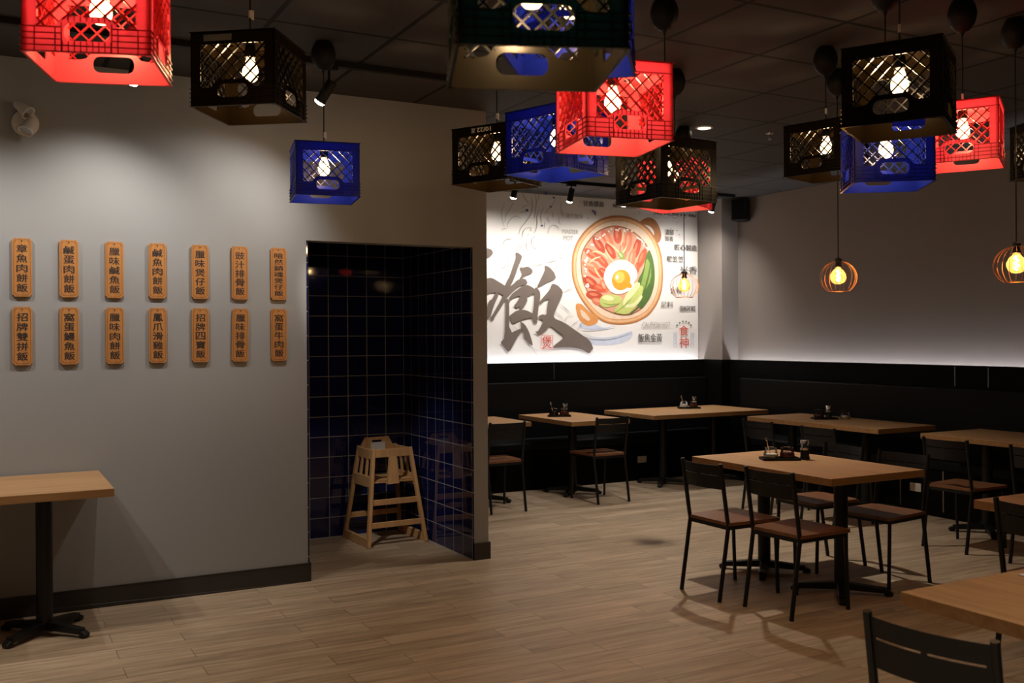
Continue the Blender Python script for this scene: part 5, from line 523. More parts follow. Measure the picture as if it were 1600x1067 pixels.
t = thing('printed_mural', 'white wall mural of a clay pot rice dish with big brush calligraphy', 'mural', (5.3, 9.25, 1.2))
def on_mural(layer):
    return lambda x, z, d=0: Vector((x - 5.3, -0.003 - 0.0004 * layer, z - 1.2))
PAPER = plain('mural_paper', (0.78, 0.76, 0.735, 1), 0.6, spec=0.3, var=0.02)
b = MB(); b.box(XE + 0.01 - 5.3, 7.482 - 5.3, -0.002, 0.01, 0.02, ZC - 0.03 - 1.2)
b.build('mural_panel', PAPER, t)
INK = plain('brush_ink', (0.15, 0.118, 0.10, 1), 0.6, var=0.15, scale=6)
b = MB()
for k, c in enumerate(CALLIGRAPHY): b.flat(c, on_mural(26 + 0.3 * k), 1)
o = b.build('brush_calligraphy', INK, t); o['label'] = 'large dark brush-stroke character'
PC = {'blue': (0.55, 0.60, 0.72), 'terra': (0.40, 0.17, 0.07), 'orange': (0.62, 0.27, 0.085), 'tan': (0.68, 0.42, 0.24), 'cream': (0.72, 0.55, 0.41),
      'brown': (0.27, 0.115, 0.06), 'rice': (0.60, 0.30, 0.20), 'red': (0.50, 0.085, 0.04), 'red2': (0.40, 0.06, 0.03), 'coral': (0.62, 0.17, 0.09),
      'pink': (0.68, 0.30, 0.19), 'white': (0.76, 0.73, 0.68), 'straw': (0.72, 0.52, 0.30), 'leaf': (0.075, 0.14, 0.035), 'leaf2': (0.21, 0.30, 0.075),
      'lime': (0.45, 0.50, 0.15), 'pale': (0.62, 0.64, 0.33), 'yolk': (0.62, 0.26, 0.02), 'yolk2': (0.68, 0.40, 0.08),
      'pencil': (0.36, 0.35, 0.34), 'ink': (0.10, 0.12, 0.24), 'blueline': (0.40, 0.47, 0.64), 'txt': (0.13, 0.12, 0.115), 'seal': (0.62, 0.10, 0.06)}
PM = {k: plain('paint_' + k, v + (1,), 0.6, spec=0.3, var=0.16, scale=16) for k, v in PC.items()}
def paint(name, items, base_layer, lab=None):
    keys = sorted({i[0] for i in items}); b = MB(); b_n = 0
    for key, lay, pts in items:
        b.mi = keys.index(key); b.flat(pts, on_mural(base_layer + lay + 0.02 * (b_n % 40)), 2 if len(pts) > 6 else 1); b_n += 1
    o = b.build(name, [PM[k] for k in keys], t)
    if lab: o['label'] = lab
pot = [i for i in ARTWORK if i[1] <= 6]; food = [i for i in ARTWORK if 6 < i[1] < 16]; green = [i for i in ARTWORK if 16 <= i[1] < 20]; egg = [i for i in ARTWORK if i[1] >= 20]
paint('painted_pot', pot, 1, 'painted orange clay pot with two handles')
paint('painted_sausage_slices', food, 1, 'painted red sausage slices on rice')
paint('painted_greens', green, 1, 'painted green bok choy leaves')
paint('painted_egg', egg, 1, 'painted fried egg with orange yolk')
paint('line_drawing', [(c, 0, p) for c, p in DRAWING], 27, 'fine grey steam lines and blue ink dots')
for s, x, z, wd, hg, c, tilt in LETTERING:
    b = MB(); text_mesh(b, s, on_mural(29), x, z, wd, hg, 0, 0.0 if c == 'pencil' else 0.008)
    b.build('caption', PM[c], t)

# ------------------------------------------------------------------ wooden menu plaques
def plaque_outline(hw, hh, r, n=4):
    pts = []
    for sx, sz, a0 in ((1, 1, PI), (-1, 1, -PI / 2), (-1, -1, 0), (1, -1, PI / 2)):
        # concave corner centred on the corner of the rectangle
        cx, cz = sx * hw, sz * hh
        a1 = {(1, 1): (-PI / 2, -PI), (-1, 1): (0, -PI / 2), (-1, -1): (PI / 2, 0), (1, -1): (PI, PI / 2)}[(sx, sz)]
        for k in range(n + 1):
            a = a1[0] + (a1[1] - a1[0]) * k / n
            pts.append((cx + r * math.cos(a), cz + r * math.sin(a)))
    return pts
TOP = ['章魚肉餅飯', '鹹蛋肉餅飯', '臘味鹹魚飯', '鹹魚肉餅飯', '臘味煲仔飯', '豉汁排骨飯', '暗然銷魂煲仔飯']
BOT = ['招牌雙拼飯', '窩蛋鰻魚飯', '臘味肉餅飯', '鳳爪滑雞飯', '招牌四寶飯', '臘味排骨飯', '窩蛋牛肉飯']
PX = [0.185, 0.425, 0.667, 0.905, 1.150, 1.388, 1.628]
ORD = ['first', 'second', 'third', 'fourth', 'fifth', 'sixth', 'seventh']
plaque_face = None
for row, texts, zc in ((0, TOP, 1.955), (1, BOT, 1.572)):
    for i, s in enumerate(texts):
        lab = 'small wooden menu plaque lettered %s, %s from the left in the %s row' % (s, ORD[i], 'upper' if row == 0 else 'lower')
        t = thing('menu_plaque', lab, 'sign', (PX[i], YL, zc), 0, 'wooden menu plaques on the grey wall')
        if row == 1 and i == 5: t.rotation_euler = (0, 0.022, 0)
        hw, hh, r = 0.050, 0.163, 0.011
        if plaque_face is None:
            pl = lambda x, z, d: Vector((x, -0.016 + d, z))
            b = MB(); b.plate([plaque_outline(hw, hh, r)], pl, 0.016)
            board = b.mesh('board', M['plaque'], bevel=0.0015)
            b = MB(); b.plate([plaque_outline(hw - 0.008, hh - 0.008, r), plaque_outline(hw - 0.0098, hh - 0.0098, r)[::-1]], lambda x, z, d: Vector((x, -0.0163 + d, z)), 0.0002)
            border = b.mesh('border_line', M['plaque_edge'])
            b = MB(); b.lathe([(0.0035, 0), (0.0035, 0.003), (0.001, 0.004)], (0, 0, 0), 10, Matrix.Rotation(PI / 2, 3, 'X'))
            pin = b.mesh('pin', M['chrome'], smooth=True)
            plaque_face = True
        link('board', board, t); link('border_line', border, t); link('pin', pin, t, (0, -0.016, hh - 0.015))
        n = len(s); b = MB(); top, bot = hh - 0.030, -hh + 0.022
        step = (top - bot) / n; ch = min(step * 0.84, 0.046)
        for k, c in enumerate(s):
            text_mesh(b, c, lambda x, z: Vector((x, -0.0166, z)), 0, top - step * (k + 0.5), 0.055, ch, 0, 0.022)
        b.build('lettering', M['ink'], t)

# ------------------------------------------------------------------ emergency light on the grey wall
t = thing('emergency_light', 'white twin-head emergency light high on the grey wall', 'light', (0.205, YL, 2.765))
RX = Matrix.Rotation(PI / 2, 3, 'X')
b = MB(); b.lathe([(0.072, 0), (0.072, 0.012), (0.066, 0.022), (0.03, 0.026)], n=32, mat=RX); b.build('base_plate', M['white_plastic'], t, smooth=True)
b = MB(); b.bar((-0.06, -0.026, -0.016), (0.055, -0.026, 0.022), 0.004, 0.008); b.build('divider_rib', M['white_plastic'], t)
def head(pos, d, nm):
    d = Vector(d).normalized(); q = Vector((0, 0, 1)).rotation_difference(d).to_matrix()
    b = MB(); b.lathe([(0.021, -0.065), (0.024, -0.058), (0.028, -0.02), (0.040, 0.025), (0.040, 0.034), (0.036, 0.034), (0.030, 0.022)], pos, 24, q, cap=False)
    b.lathe([(0.0, -0.066), (0.021, -0.065)], pos, 24, q, cap=False)
    o = b.build('lamp_head', M['white_plastic'], t, smooth=True)
    b = MB(); b.lathe([(0.034, 0.026), (0.020, 0.010), (0.004, 0.004)], pos, 24, q); b.build('reflector', M['reflector'], o, smooth=True)
head((-0.005, -0.075, 0.058), (0.62, -0.45, -0.62), 'a')
head((0.012, -0.078, -0.036), (-0.42, -0.40, -0.80), 'b')
b = MB(); b.tube([(-0.002, -0.02, 0.04), (-0.006, -0.06, 0.055)], 0.014, 12); b.tube([(0.012, -0.02, -0.01), (0.014, -0.065, -0.026)], 0.014, 12); b.build('swivel_arm', M['white_plastic'], t, smooth=True)
# ------------------------------------------------------------------ milk crate pendant lights
CW, CH_ = 0.33, 0.28
def crate_bm():
    h = CW / 2; b = MB()
    def arch():
        return [(-0.126, 0.232), (0.126, 0.232), (0.126, 0.070), (0.092, 0.070), (0.078, 0.074), (0.062, 0.094), (0.050, 0.099),
                (-0.050, 0.099), (-0.062, 0.094), (-0.078, 0.074), (-0.092, 0.070), (-0.126, 0.070)]
    def rrect(cx, cz, hx, hz, r, n=5):
        pts = []
        for sx, sz, a in ((1, 1, 0), (-1, 1, PI / 2), (-1, -1, PI), (1, -1, 1.5 * PI)):
            for k in range(n + 1):
                t = a + PI / 2 * k / n
                pts.append((cx + sx * (hx - r) + r * math.cos(t), cz + sz * (hz - r) + r * math.sin(t)))
        return pts
    def inside(x, z):
        if not (-0.128 < x < 0.128 and 0.068 < z < 0.234): return False
        a = abs(x)
        lim = 0.070 if a > 0.092 else (0.099 if a < 0.050 else 0.070 + 0.029 * (0.092 - a) / 0.042)
        return z > lim - 0.003
    for s in range(4):
        R = Matrix.Rotation(s * PI / 2, 3, 'Z')
        pl = lambda x, z, d: R @ Vector((x, -h + d, z))
        b.mi = 0
        b.plate([[(-h, 0), (h, 0), (h, CH_), (-h, CH_)], arch(), rrect(0, 0.057, 0.059, 0.025, 0.021)], pl, 0.0042)
        # diamond lattice in the window
        b.mi = 1
        per = 0.0465
        for sg in (1, -1):
            for k in range(-12, 13):
                c = k * per; seg = []
                for j in range(0, 171):
                    z = 0.066 + j * 0.001; x = c + sg * (z - 0.15)
                    if inside(x, z): seg.append((x, z))
                    else:
                        if len(seg) > 6: b.bar(pl(*seg[0], 0.003), pl(*seg[-1], 0.003), 0.0042, 0.0095, R @ Vector((0, -1, 0)))
                        seg = []
                if len(seg) > 6: b.bar(pl(*seg[0], 0.003), pl(*seg[-1], 0.003), 0.0042, 0.0095, R @ Vector((0, -1, 0)))
        # moulded ribs
        b.mi = 1
        def rib(x0, x1, z0, z1, out=0.0045):
            p = [pl(x0, z0, -out), pl(x1, z0, -out), pl(x1, z1, -out), pl(x0, z1, -out), pl(x0, z0, 0.001), pl(x1, z0, 0.001), pl(x1, z1, 0.001), pl(x0, z1, 0.001)]
            v = [b.bm.verts.new(q) for q in p]
            for q in ((0, 1, 2, 3), (7, 6, 5, 4), (0, 4, 5, 1), (1, 5, 6, 2), (2, 6, 7, 3), (3, 7, 4, 0)): b.face([v[i] for i in q])
        for z in (0.0, 0.0165, 0.033, 0.0495, 0.066):
            if 0.02 < z < 0.085:
                rib(-h - 0.004, -0.064, z, z + 0.0024); rib(0.064, h + 0.004, z, z + 0.0024)
            else: rib(-h - 0.004, h + 0.004, z, z + 0.0024)
        rib(-h - 0.003, h + 0.003, 0.2365, 0.239, 0.003); rib(-h - 0.003, h + 0.003, CH_ - 0.004, CH_, 0.004)
        for x in (-0.132, -0.080, 0.080, 0.132): rib(x - 0.0012, x + 0.0012, 0.0, 0.068, 0.0035)
        for k in range(-4, 5):
            x = k * 0.0155; rib(x - 0.001, x + 0.001, 0.0, 0.030, 0.0035)
            if abs(k) < 4: rib(x - 0.001, x + 0.001, 0.084, 0.098, 0.0035)
        for x in (-0.064, 0.064): rib(x - 0.0012, x + 0.0012, 0.0, 0.080, 0.0035)
        b.mi = 0
        # inner corner posts
        b.bar(R @ Vector((-h + 0.008, -h + 0.008, 0.0)), R @ Vector((-h + 0.008, -h + 0.008, CH_)), 0.010, 0.010, (1, 0, 0))
    b.mi = 0
    # the crate's own bottom, on top here: a frame with a plain centre and slots
    pl = lambda x, z, d: Vector((x, z, CH_ - 0.006 + d))
    holes = []
    for i in (-1, 0, 1):
        for j in (-1, 0, 1):
            if i == 0 and j == 0: continue
            holes.append(rrect(i * 0.098, j * 0.098, 0.030, 0.015, 0.008, 2))
    b.plate([[(-h, -h), (h, -h), (h, h), (-h, h)]] + holes, pl, 0.006)
    return b
base_mesh = crate_bm().mesh('crate_shade', [M['crate_red'], RIB['red']])
CRATE = {'red': base_mesh}
for cname in ('blue', 'black', 'green'):
    me = base_mesh.copy(); me.materials[0] = M['crate_' + cname]; me.materials[1] = RIB[cname]; CRATE[cname] = me
b = MB(); b.lathe([(0.004, 0.128), (0.016, 0.131), (0.026, 0.142), (0.031, 0.158), (0.030, 0.174), (0.024, 0.194), (0.016, 0.214), (0.0135, 0.228)], n=20)
BULB = b.mesh('bulb', M['bulb_crate'], smooth=True)
b = MB(); b.lathe([(0.015, 0.222), (0.021, 0.224), (0.021, 0.262), (0.012, 0.276)], n=20)
SOCKET = b.mesh('socket', M['black_plastic'], smooth=True)
b = MB(); b.lathe([(0.003, -0.178), (0.009, -0.158), (0.012, -0.152), (0.032, -0.146), (0.053, -0.120), (0.064, -0.088), (0.066, -0.065), (0.060, -0.035), (0.047, -0.010), (0.040, 0.0)], n=28)
CANOPY = b.mesh('ceiling_canopy', M['black_plastic'], smooth=True)

def hang(t, z_top, zc=ZC):
    """cord and ceiling canopy above a lamp whose top is z_top in its own frame"""
    up = zc - t.location.z
    b = MB(); b.tube([(0, 0, z_top), (0, 0, up - 0.165)], 0.0032, 8); b.build('cord', M['black_plastic'], t, smooth=True)
    link('ceiling_canopy', CANOPY, t, (0, 0, up))

G = 'milk crate pendant lights'
BULB_W = 5.5
def crate_light(col, label, x, y, z, yaw, tag_z=None, sticker=False, writing=False):
    t = thing('crate_pendant_light', label, 'pendant light', (x, y, z), math.radians(yaw), G)
    sh = link('crate_shade', CRATE[col], t)
    bu = link('bulb', BULB, t); link('socket', SOCKET, t)
    li = bpy.data.lights.new('bulb_glow', 'POINT'); li.energy = BULB_W; li.color = (1.0, 0.64, 0.31); li.shadow_soft_size = 0.022
    lo = link('bulb_glow', li, bu, (0, 0, 0.165))
    hang(t, 0.27)
    if tag_z:
        b = MB(); b.box(-0.001, 0.019, -0.001, 0.0, tag_z, tag_z + 0.036); b.box(-0.0042, 0.0042, -0.0045, 0.0045, tag_z + 0.004, tag_z + 0.032)
        o = b.build('cord_tag', M['paper'], t, rot=(0, 0, -math.radians(yaw) + 0.5)); o['label'] = 'small white paper tag on the cord'
    h = CW / 2
    if sticker:
        b = MB(); b.box(-0.112, -0.002, -h - 0.0012, -h - 0.0002, 0.244, 0.268)
        b.build('sticker', plain('worn_grey_label', (0.10, 0.10, 0.095, 1), 0.35, var=0.3, scale=40), sh)
    if writing:
        b = MB()
        for s_, cx, wd in (('10/22', -0.030, 0.082), ('亙', 0.034, 0.027)):
            # the crate hangs upside down, so its writing does too
            text_mesh(b, s_, lambda px, pz: Vector((px * -1, -h - 0.0012, 0.258 - (pz - 0.258))), cx, 0.258, wd, 0.022, 0, 0.015)
        b.build('white_lettering', M['white_plastic'], sh, rot=(0, 0, WR))
    return t
WR = 0.0
crate_light('red', 'glowing red milk crate pendant at the upper left, nearest the emergency light', 0.298, 3.033, 2.323, -18.1)
crate_light('black', 'black milk crate pendant with a grey sticker, beside the red one at upper left', 0.917, 3.848, 2.420, -36.8, 0.375, sticker=True)
crate_light('blue', 'small-looking blue milk crate pendant hanging alone above the alcove opening', 1.600, 5.088, 2.288, -10.7, 0.328)
crate_light('green', 'large dark green milk crate pendant closest to the viewer, cut by the top edge', 1.003, 1.772, 2.103, -21.5)
crate_light('blue', 'blue milk crate pendant just behind the dark green crate', 1.444, 2.331, 2.308, -39.2)
crate_light('red', 'red milk crate pendant in the middle cluster above the painted pot', 2.046, 3.013, 2.248, -102.5)
crate_light('blue', 'blue milk crate pendant tucked behind the red crate of the middle cluster', 2.287, 3.819, 2.282, -70.1)
WR = 0.0
crate_light('black', 'black milk crate pendant with white upside-down writing beside the wall end', 2.318, 4.465, 2.324, -60.6, 0.34, writing=True)
crate_light('black', 'black milk crate pendant hanging in front of the hidden red crate', 2.810, 3.705, 2.168, -86.5)
crate_light('red', 'red milk crate pendant mostly hidden behind a black crate before the mural', 3.618, 4.679, 2.306, -62.1)
crate_light('black', 'black milk crate pendant behind the blue crate at right, half covered', 4.077, 3.932, 2.417, -72.7, 0.345)
crate_light('black', 'large black milk crate pendant in front of the blue and red crates at right', 2.901, 2.446, 2.282, -60.2, 0.35)
crate_light('blue', 'blue milk crate pendant hanging below the large black crate at right', 3.511, 3.037, 2.202, -37.0)
crate_light('red', 'red milk crate pendant at the upper right behind the black crate', 4.077, 3.077, 2.344, -58.5, 0.31)
crate_light('black', 'black milk crate pendant cut off by the right edge of the picture', 4.812, 3.070, 2.346, -113.2)

# ------------------------------------------------------------------ wire cage pendants
b = MB()
for k in range(20):
    a = 2 * PI * k / 20
    pts = []
    for j in range(9):
        u = -0.95 + j * (PI / 2 + 0.70) / 8
        r = 0.108 * math.cos(u); z = 0.108 + 0.100 * math.sin(u)
        pts.append((r * math.cos(a), r * math.sin(a), z))
    b.tube(pts, 0.0010, 5)
for u in (-0.95,):
    r = 0.108 * math.cos(u); z = 0.108 + 0.100 * math.sin(u)
    b.tube([(r * math.cos(2 * PI * k / 40), r * math.sin(2 * PI * k / 40), z) for k in range(40)], 0.0017, 6, closed=True)
CAGE = b.mesh('wire_cage', M['copper'], smooth=True)
b = MB(); b.lathe([(0.014, 0.168), (0.022, 0.172), (0.022, 0.182), (0.017, 0.184), (0.017, 0.206), (0.022, 0.208), (0.022, 0.218), (0.006, 0.228)], n=20)
PSOCK = b.mesh('socket', M['black_metal'], smooth=True)
b = MB(); b.lathe([(0.0, 0.068), (0.020, 0.071), (0.038, 0.084), (0.047, 0.105), (0.045, 0.125), (0.034, 0.146), (0.020, 0.160), (0.015, 0.172)], n=24, cap=False)
PBULB = b.mesh('bulb_glass', M['amber'], smooth=True)
b = MB(); b.tube([(0.010 * math.cos(k * 0.9), 0.010 * math.sin(k * 0.9), 0.086 + k * 0.0037) for k in range(19)], 0.0042, 6)
PFIL = b.mesh('filament', M['filament'], smooth=True)
def cage_light(label, x, y, z):
    t = thing('cage_pendant_light', label, 'pendant light', (x, y, z), 0, 'wire cage pendant lights')
    link('wire_cage', CAGE, t); link('socket', PSOCK, t)
    g = link('bulb_glass', PBULB, t); link('filament', PFIL, g)
    li = bpy.data.lights.new('bulb_glow', 'POINT'); li.energy = 2.5; li.color = (1.0, 0.60, 0.27); li.shadow_soft_size = 0.02
    link('bulb_glow', li, g, (0, 0, 0.118))
    hang(t, 0.225)
cage_light('copper wire cage pendant in front of the plain side wall', 4.50, 4.25, 1.785)
cage_light('copper wire cage pendant in front of the mural lettering', 4.66, 5.92, 1.815)
cage_light('copper wire cage pendant cut off by the right edge of the picture', 4.56, 3.14, 1.785)

# ------------------------------------------------------------------ track lights
def track(label, x0, x1, y, name='track_rail'):
    o = MB().box(x0 - (x0 + x1) / 2, x1 - (x0 + x1) / 2, -0.018, 0.018, -0.034, 0.0).build(name, M['black_plastic'], None, ((x0 + x1) / 2, y, ZC))
    return tag(o, label, 'track rail')
track('black lighting track on the ceiling along the grey wall', -3.0, 2.6, 5.40)
track('black lighting track on the ceiling before the mural', 3.4, 7.4, 8.50)
def track_lamp(label, x, y, aim, watts, size, zdrop=0.085, group=None):
    t = thing('track_spotlight', label, 'spotlight', (x, y, ZC - 0.034), 0, group)
    b = MB(); b.box(-0.05, 0.05, -0.017, 0.017, -0.02, 0.0); b.build('track_adapter', M['black_plastic'], t)
    piv = Vector((0, 0, -zdrop))
    b = MB(); b.tube([(0, 0, -0.015), piv], 0.008, 10); b.build('stem', M['black_plastic'], t, smooth=True)
    d = (Vector(aim) - (Vector(t.location) + piv)).normalized()
    q = Vector((0, 0, 1)).rotation_difference(d).to_matrix()
    b = MB(); b.lathe([(0.026, -0.035), (0.030, -0.030), (0.030, 0.085), (0.032, 0.09), (0.032, 0.098), (0.028, 0.098)], piv, 24, q, cap=False); b.lathe([(0, -0.036), (0.026, -0.035)], piv, 24, q, cap=False)
    b.build('lamp_can', M['black_plastic'], t, smooth=True)
    b = MB(); b.lathe([(0.031, 0.094), (0.031, 0.102), (0.024, 0.112), (0.0, 0.117)], piv, 24, q, cap=False); b.build('lens', M['spot_face'], t, smooth=True)
    p = Vector(t.location) + piv + d * 0.155
    spot(t, p, p + d, watts, (1.0, 0.93, 0.85), size, 1.0, 0.03)
WALL_W = 50
track_lamp('black track spotlight hanging above the blue crate by the grey wall', 1.73, 5.40, (1.10, YL, 1.72), WALL_W, 1.85, 0.12, 'track spotlights for the grey wall')
track_lamp('black track spotlight over the wooden plaques', 0.70, 5.40, (0.5, YL, 1.72), WALL_W, 1.85, 0.12, 'track spotlights for the grey wall')
track_lamp('black track spotlight over the emergency light', -0.45, 5.40, (-0.30, YL, 1.72), WALL_W, 1.85, 0.12, 'track spotlights for the grey wall')
track_lamp('black track spotlight hidden above the stickered black crate, aimed into the alcove', 1.36, 5.40, (2.85, 6.90, 0.30), 120, 0.46, 0.12, 'track spotlights for the grey wall')
MUR_W = 52
for lab, x in (('track spotlight before the mural, nearest the wall end', 4.61), ('track spotlight before the mural, above the painted pot', 5.26),
               ('track spotlight before the mural, under the black crate', 5.92), ('track spotlight before the mural, fourth along the rail', 6.58), ('track spotlight before the mural, nearest the corner pillar', 7.1)):
    track_lamp(lab, x, 8.50, (x, YM, 1.2), MUR_W, 2.5, 0.075, 'track spotlights before the mural')

# ------------------------------------------------------------------ recessed lights, sprinkler, speaker
def downlight(label, x, y, watts):
    t = thing('recessed_downlight', label, 'downlight', (x, y, ZC), 0, 'recessed ceiling downlights')
    b = MB(); b.lathe([(0.068, 0.0), (0.068, -0.006), (0.050, -0.010), (0.046, -0.004)], n=32, cap=False); b.build('trim_ring', M['white_plastic'], t, smooth=True)
    b = MB(); b.lathe([(0.0, -0.005), (0.048, -0.005)], n=32, cap=False); b.build('lens', M['downlight'], t)
    spot(t, (x, y, ZC - 0.02), (x, y, 0), watts, (1.0, 0.88, 0.73), 2.0, 0.9, 0.045)
DOWN_W = 230
downlight('small bright recessed downlight in the ceiling before the mural', 4.81, 5.86, DOWN_W)
downlight('unseen downlight added in the ceiling above the left table to light the floor', -0.9, 4.4, 190)  # added out of view to brighten the floor at left
downlight('unseen downlight added behind the viewer on the left side to light the floor', 0.0, 0.5, 340)  # added fill for the floor, clear of the crates
downlight('unseen downlight added behind the viewer on the right side to light the floor', 2.5, 0.8, 80)  # weaker added fill for the floor on the right, out of view
t = thing('fire_sprinkler', 'small pale fire sprinkler on the ceiling beside the lit downlight', 'sprinkler', (5.41, 5.80, ZC))
b = MB(); b.lathe([(0.032, 0.0), (0.030, -0.008), (0.012, -0.010)], n=20); b.build('escutcheon', M['chrome'], t, smooth=True)
b = MB(); b.lathe([(0.009, -0.008), (0.009, -0.03), (0.005, -0.045), (0.018, -0.047), (0.018, -0.05)], n=16); b.build('deflector', M['chrome'], t, smooth=True)
t = thing('wall_speaker', 'black loudspeaker high in the corner by the pillar', 'speaker', (7.64, 8.66, 2.86), 0)
b = MB(); b.box(-0.10, 0.09, -0.085, 0.085, 0, 0.24); o = b.build('cabinet', M['black_plastic'], t, bevel=0.012, rot=(0, 0, 0.5))
b = MB(); b.box(-0.104, -0.10, -0.072, 0.072, 0.012, 0.228); b.build('grille', M['black_panel'], o, bevel=0.003)
b = MB(); b.bar((0.02, 0.0, 0.20), (0.09, 0.0, 0.27), 0.03, 0.02); b.bar((0.09, 0, 0.23), (0.09, 0, 0.31), 0.05, 0.012, (1, 0, 0)); b.build('bracket', M['black_metal'], t)
# ------------------------------------------------------------------ chairs
def back_mesh():
    b = MB()
    def strip(y0, y1, z0, z1, n=10):
        rows = []
        for k in range(n + 1):
            y = y0 + (y1 - y0) * k / n
            bow = 0.030 * (1 - (y / 0.17) ** 2)
            lean = lambda z: -0.155 - (z - 0.45) * 0.15
            rows.append([b.bm.verts.new((lean(z) - bow + e, y, z)) for z, e in ((z0, -0.002), (z1, -0.002), (z1, 0.002), (z0, 0.002))])
        for A, B in zip(rows, rows[1:]):
            for i in range(4): b.face([A[i], A[(i + 1) % 4], B[(i + 1) % 4], B[i]])
        b.face(rows[0][::-1]); b.face(rows[-1])
    strip(-0.17, 0.17, 0.738, 0.792); strip(-0.17, 0.17, 0.650, 0.731)
    strip(-0.17, -0.150, 0.731, 0.738, 2); strip(0.150, 0.17, 0.731, 0.738, 2); strip(-0.008, 0.008, 0.731, 0.738, 2)
    return b.mesh('backrest', M['black_back'])
BACK = back_mesh()
def seat_mesh():
    b = MB(); b.plate([[(-0.158, -0.185), (0.222, -0.205), (0.235, -0.19), (0.235, 0.19), (0.222, 0.205), (-0.158, 0.185)]], lambda x, y, d: Vector((x, y, 0.437 + d)), 0.018)
    return b.mesh('seat', M['seat_wood'], bevel=0.004)
SEAT = seat_mesh()
def leg_meshes():
    out = {}
    for s in (-1, 1):
        b = MB(); y = 0.172 * s
        b.tube([(-0.222, y, 0.0), (-0.150, y, 0.437), (-0.158, y, 0.47), (-0.208, y, 0.803)], 0.0125, 8)
        out[('rear_leg', s)] = b.mesh('rear_leg', M['black_metal'], smooth=True)
        b = MB(); b.tube([(0.222, 0.188 * s, 0.0), (0.205, 0.185 * s, 0.434)], 0.0115, 8)
        out[('front_leg', s)] = b.mesh('front_leg', M['black_metal'], smooth=True)
    return out
LEGS = leg_meshes()
b = MB()
for s in (-1, 1): b.bar((-0.15, 0.172 * s, 0.424), (0.205, 0.182 * s, 0.424), 0.018, 0.022)
b.bar((-0.15, -0.172, 0.424), (-0.15, 0.172, 0.424), 0.018, 0.022); b.bar((0.205, -0.182, 0.424), (0.205, 0.182, 0.424), 0.018, 0.022)
FRAME = b.mesh('seat_frame', M['black_metal'])
def first_chair(label, x, y, yaw):
    t = thing('dining_chair', label, 'chair', (x, y, 0), math.radians(yaw), 'black metal dining chairs')
    link('seat', SEAT, t); link('backrest', BACK, t); link('seat_frame', FRAME, t)
    for s in (-1, 1):
        link('leg', LEGS[('rear_leg', s)], t); link('leg', LEGS[('front_leg', s)], t)
    return t
CH = [
 ('black metal chair with slatted back in the right foreground, tucked at the nearest table', 2.335, 1.755, 10),
 ('left of the two near chairs at the four-seat centre table, brown seat', 3.975, 4.64, 1),
 ('right of the two near chairs at the four-seat centre table, brown seat', 4.055, 4.165, 4),
 ('chair across the centre table at its right end, seat facing the viewer', 4.955, 4.32, 186),
 ('chair across the centre table behind the condiment tray', 4.985, 4.87, 178),
 ('chair at the mural bench table beside the wall end, partly hidden', 4.055, 7.85, 90),
 ('chair facing the mural bench at the small two-seat table', 5.145, 7.82, 90),
 ('dim chair at the side-wall table, nearest the mural corner', 6.19, 6.60, 2),
 ('dim chair at the side-wall table behind the centre table tray', 6.17, 5.87, 2),
 ('chair at the far right side-wall table, fully in view behind the centre table', 6.28, 4.76, 4),
 ('chair at the far right side-wall table, cut by the picture edge', 6.32, 4.09, 2),
 ('chair at the right picture edge, between centre table and nearest table', 4.28, 2.74, 0),
]
proto = first_chair(*CH[0])
for lab, x, y, yaw in CH[1:]:
    c = copy_tree(proto, lab); c.location = (x, y, 0); c.rotation_euler = (0, 0, math.radians(yaw))

# ------------------------------------------------------------------ tables
def column_base(t, x, y, h, arm=0.30, foot=True):
    b = MB(); b.tube([(x, y, 0.05), (x, y, h)], 0.041, 20); b.build('column', M['black_metal'], t, smooth=True)
    b = MB(); b.box(x - 0.17, x + 0.17, y - 0.17, y + 0.17, h - 0.006, h); b.build('mounting_plate', M['black_metal'], t)
    for k in range(4):
        a = PI / 4 + k * PI / 2; d = Vector((math.cos(a), math.sin(a), 0))
        b = MB(); o = Vector((x, y, 0))
        b.bar(o + Vector((0, 0, 0.052)), o + d * (arm - 0.03) + Vector((0, 0, 0.034)), 0.055, 0.045, (0, 0, 1), 0.045, 0.030)
        b.bar(o + d * (arm - 0.032) + Vector((0, 0, 0.026)), o + d * arm + Vector((0, 0, 0.012)), 0.045, 0.030, (0, 0, 1), 0.038, 0.022)
        b.lathe([(0.016, 0.0), (0.016, 0.02)], o + d * (arm - 0.03), 12)
        b.build('leg', M['black_metal'], t, bevel=0.004)
def table(label, x0, x1, y0, y1, h, cols, arm=0.30, along='Y'):
    cx, cy = (x0 + x1) / 2, (y0 + y1) / 2
    t = thing('dining_table', label, 'table', (cx, cy, 0), 0, 'wood-topped dining tables')
    hx, hy = (x1 - x0) / 2, (y1 - y0) / 2; th = 0.042
    b = MB(); b.box(-hx, hx, -hy, hy, h - th, h)
    for f in b.bm.faces:
        f.normal_update()
    bmesh.ops.recalc_face_normals(b.bm, faces=b.bm.faces)
    for f in b.bm.faces: f.material_index = 0 if abs(f.normal.z) > 0.5 else 1
    b.build('tabletop', [M['table_wood'] if along == 'Y' else M['table_wood_x'], M['table_edge']], t, bevel=0.002)
    for (x, y) in cols: column_base(t, x - cx, y - cy, h - th, arm)
    return t
table('four-seat wooden table in the centre right with a condiment tray', 4.14, 4.90, 3.97, 5.19, 0.75, [(4.52, 4.26), (4.52, 4.92)], 0.29)
table('wooden table with one black column against the grey left wall', -0.62, 0.575, 5.34, 6.125, 0.795, [(0.27, 5.73)], 0.27, 'X')
table('nearest wooden table in the lower right corner', 2.51, 3.27, 0.90, 2.125, 0.75, [(2.89, 1.22), (2.89, 1.83)], 0.28)
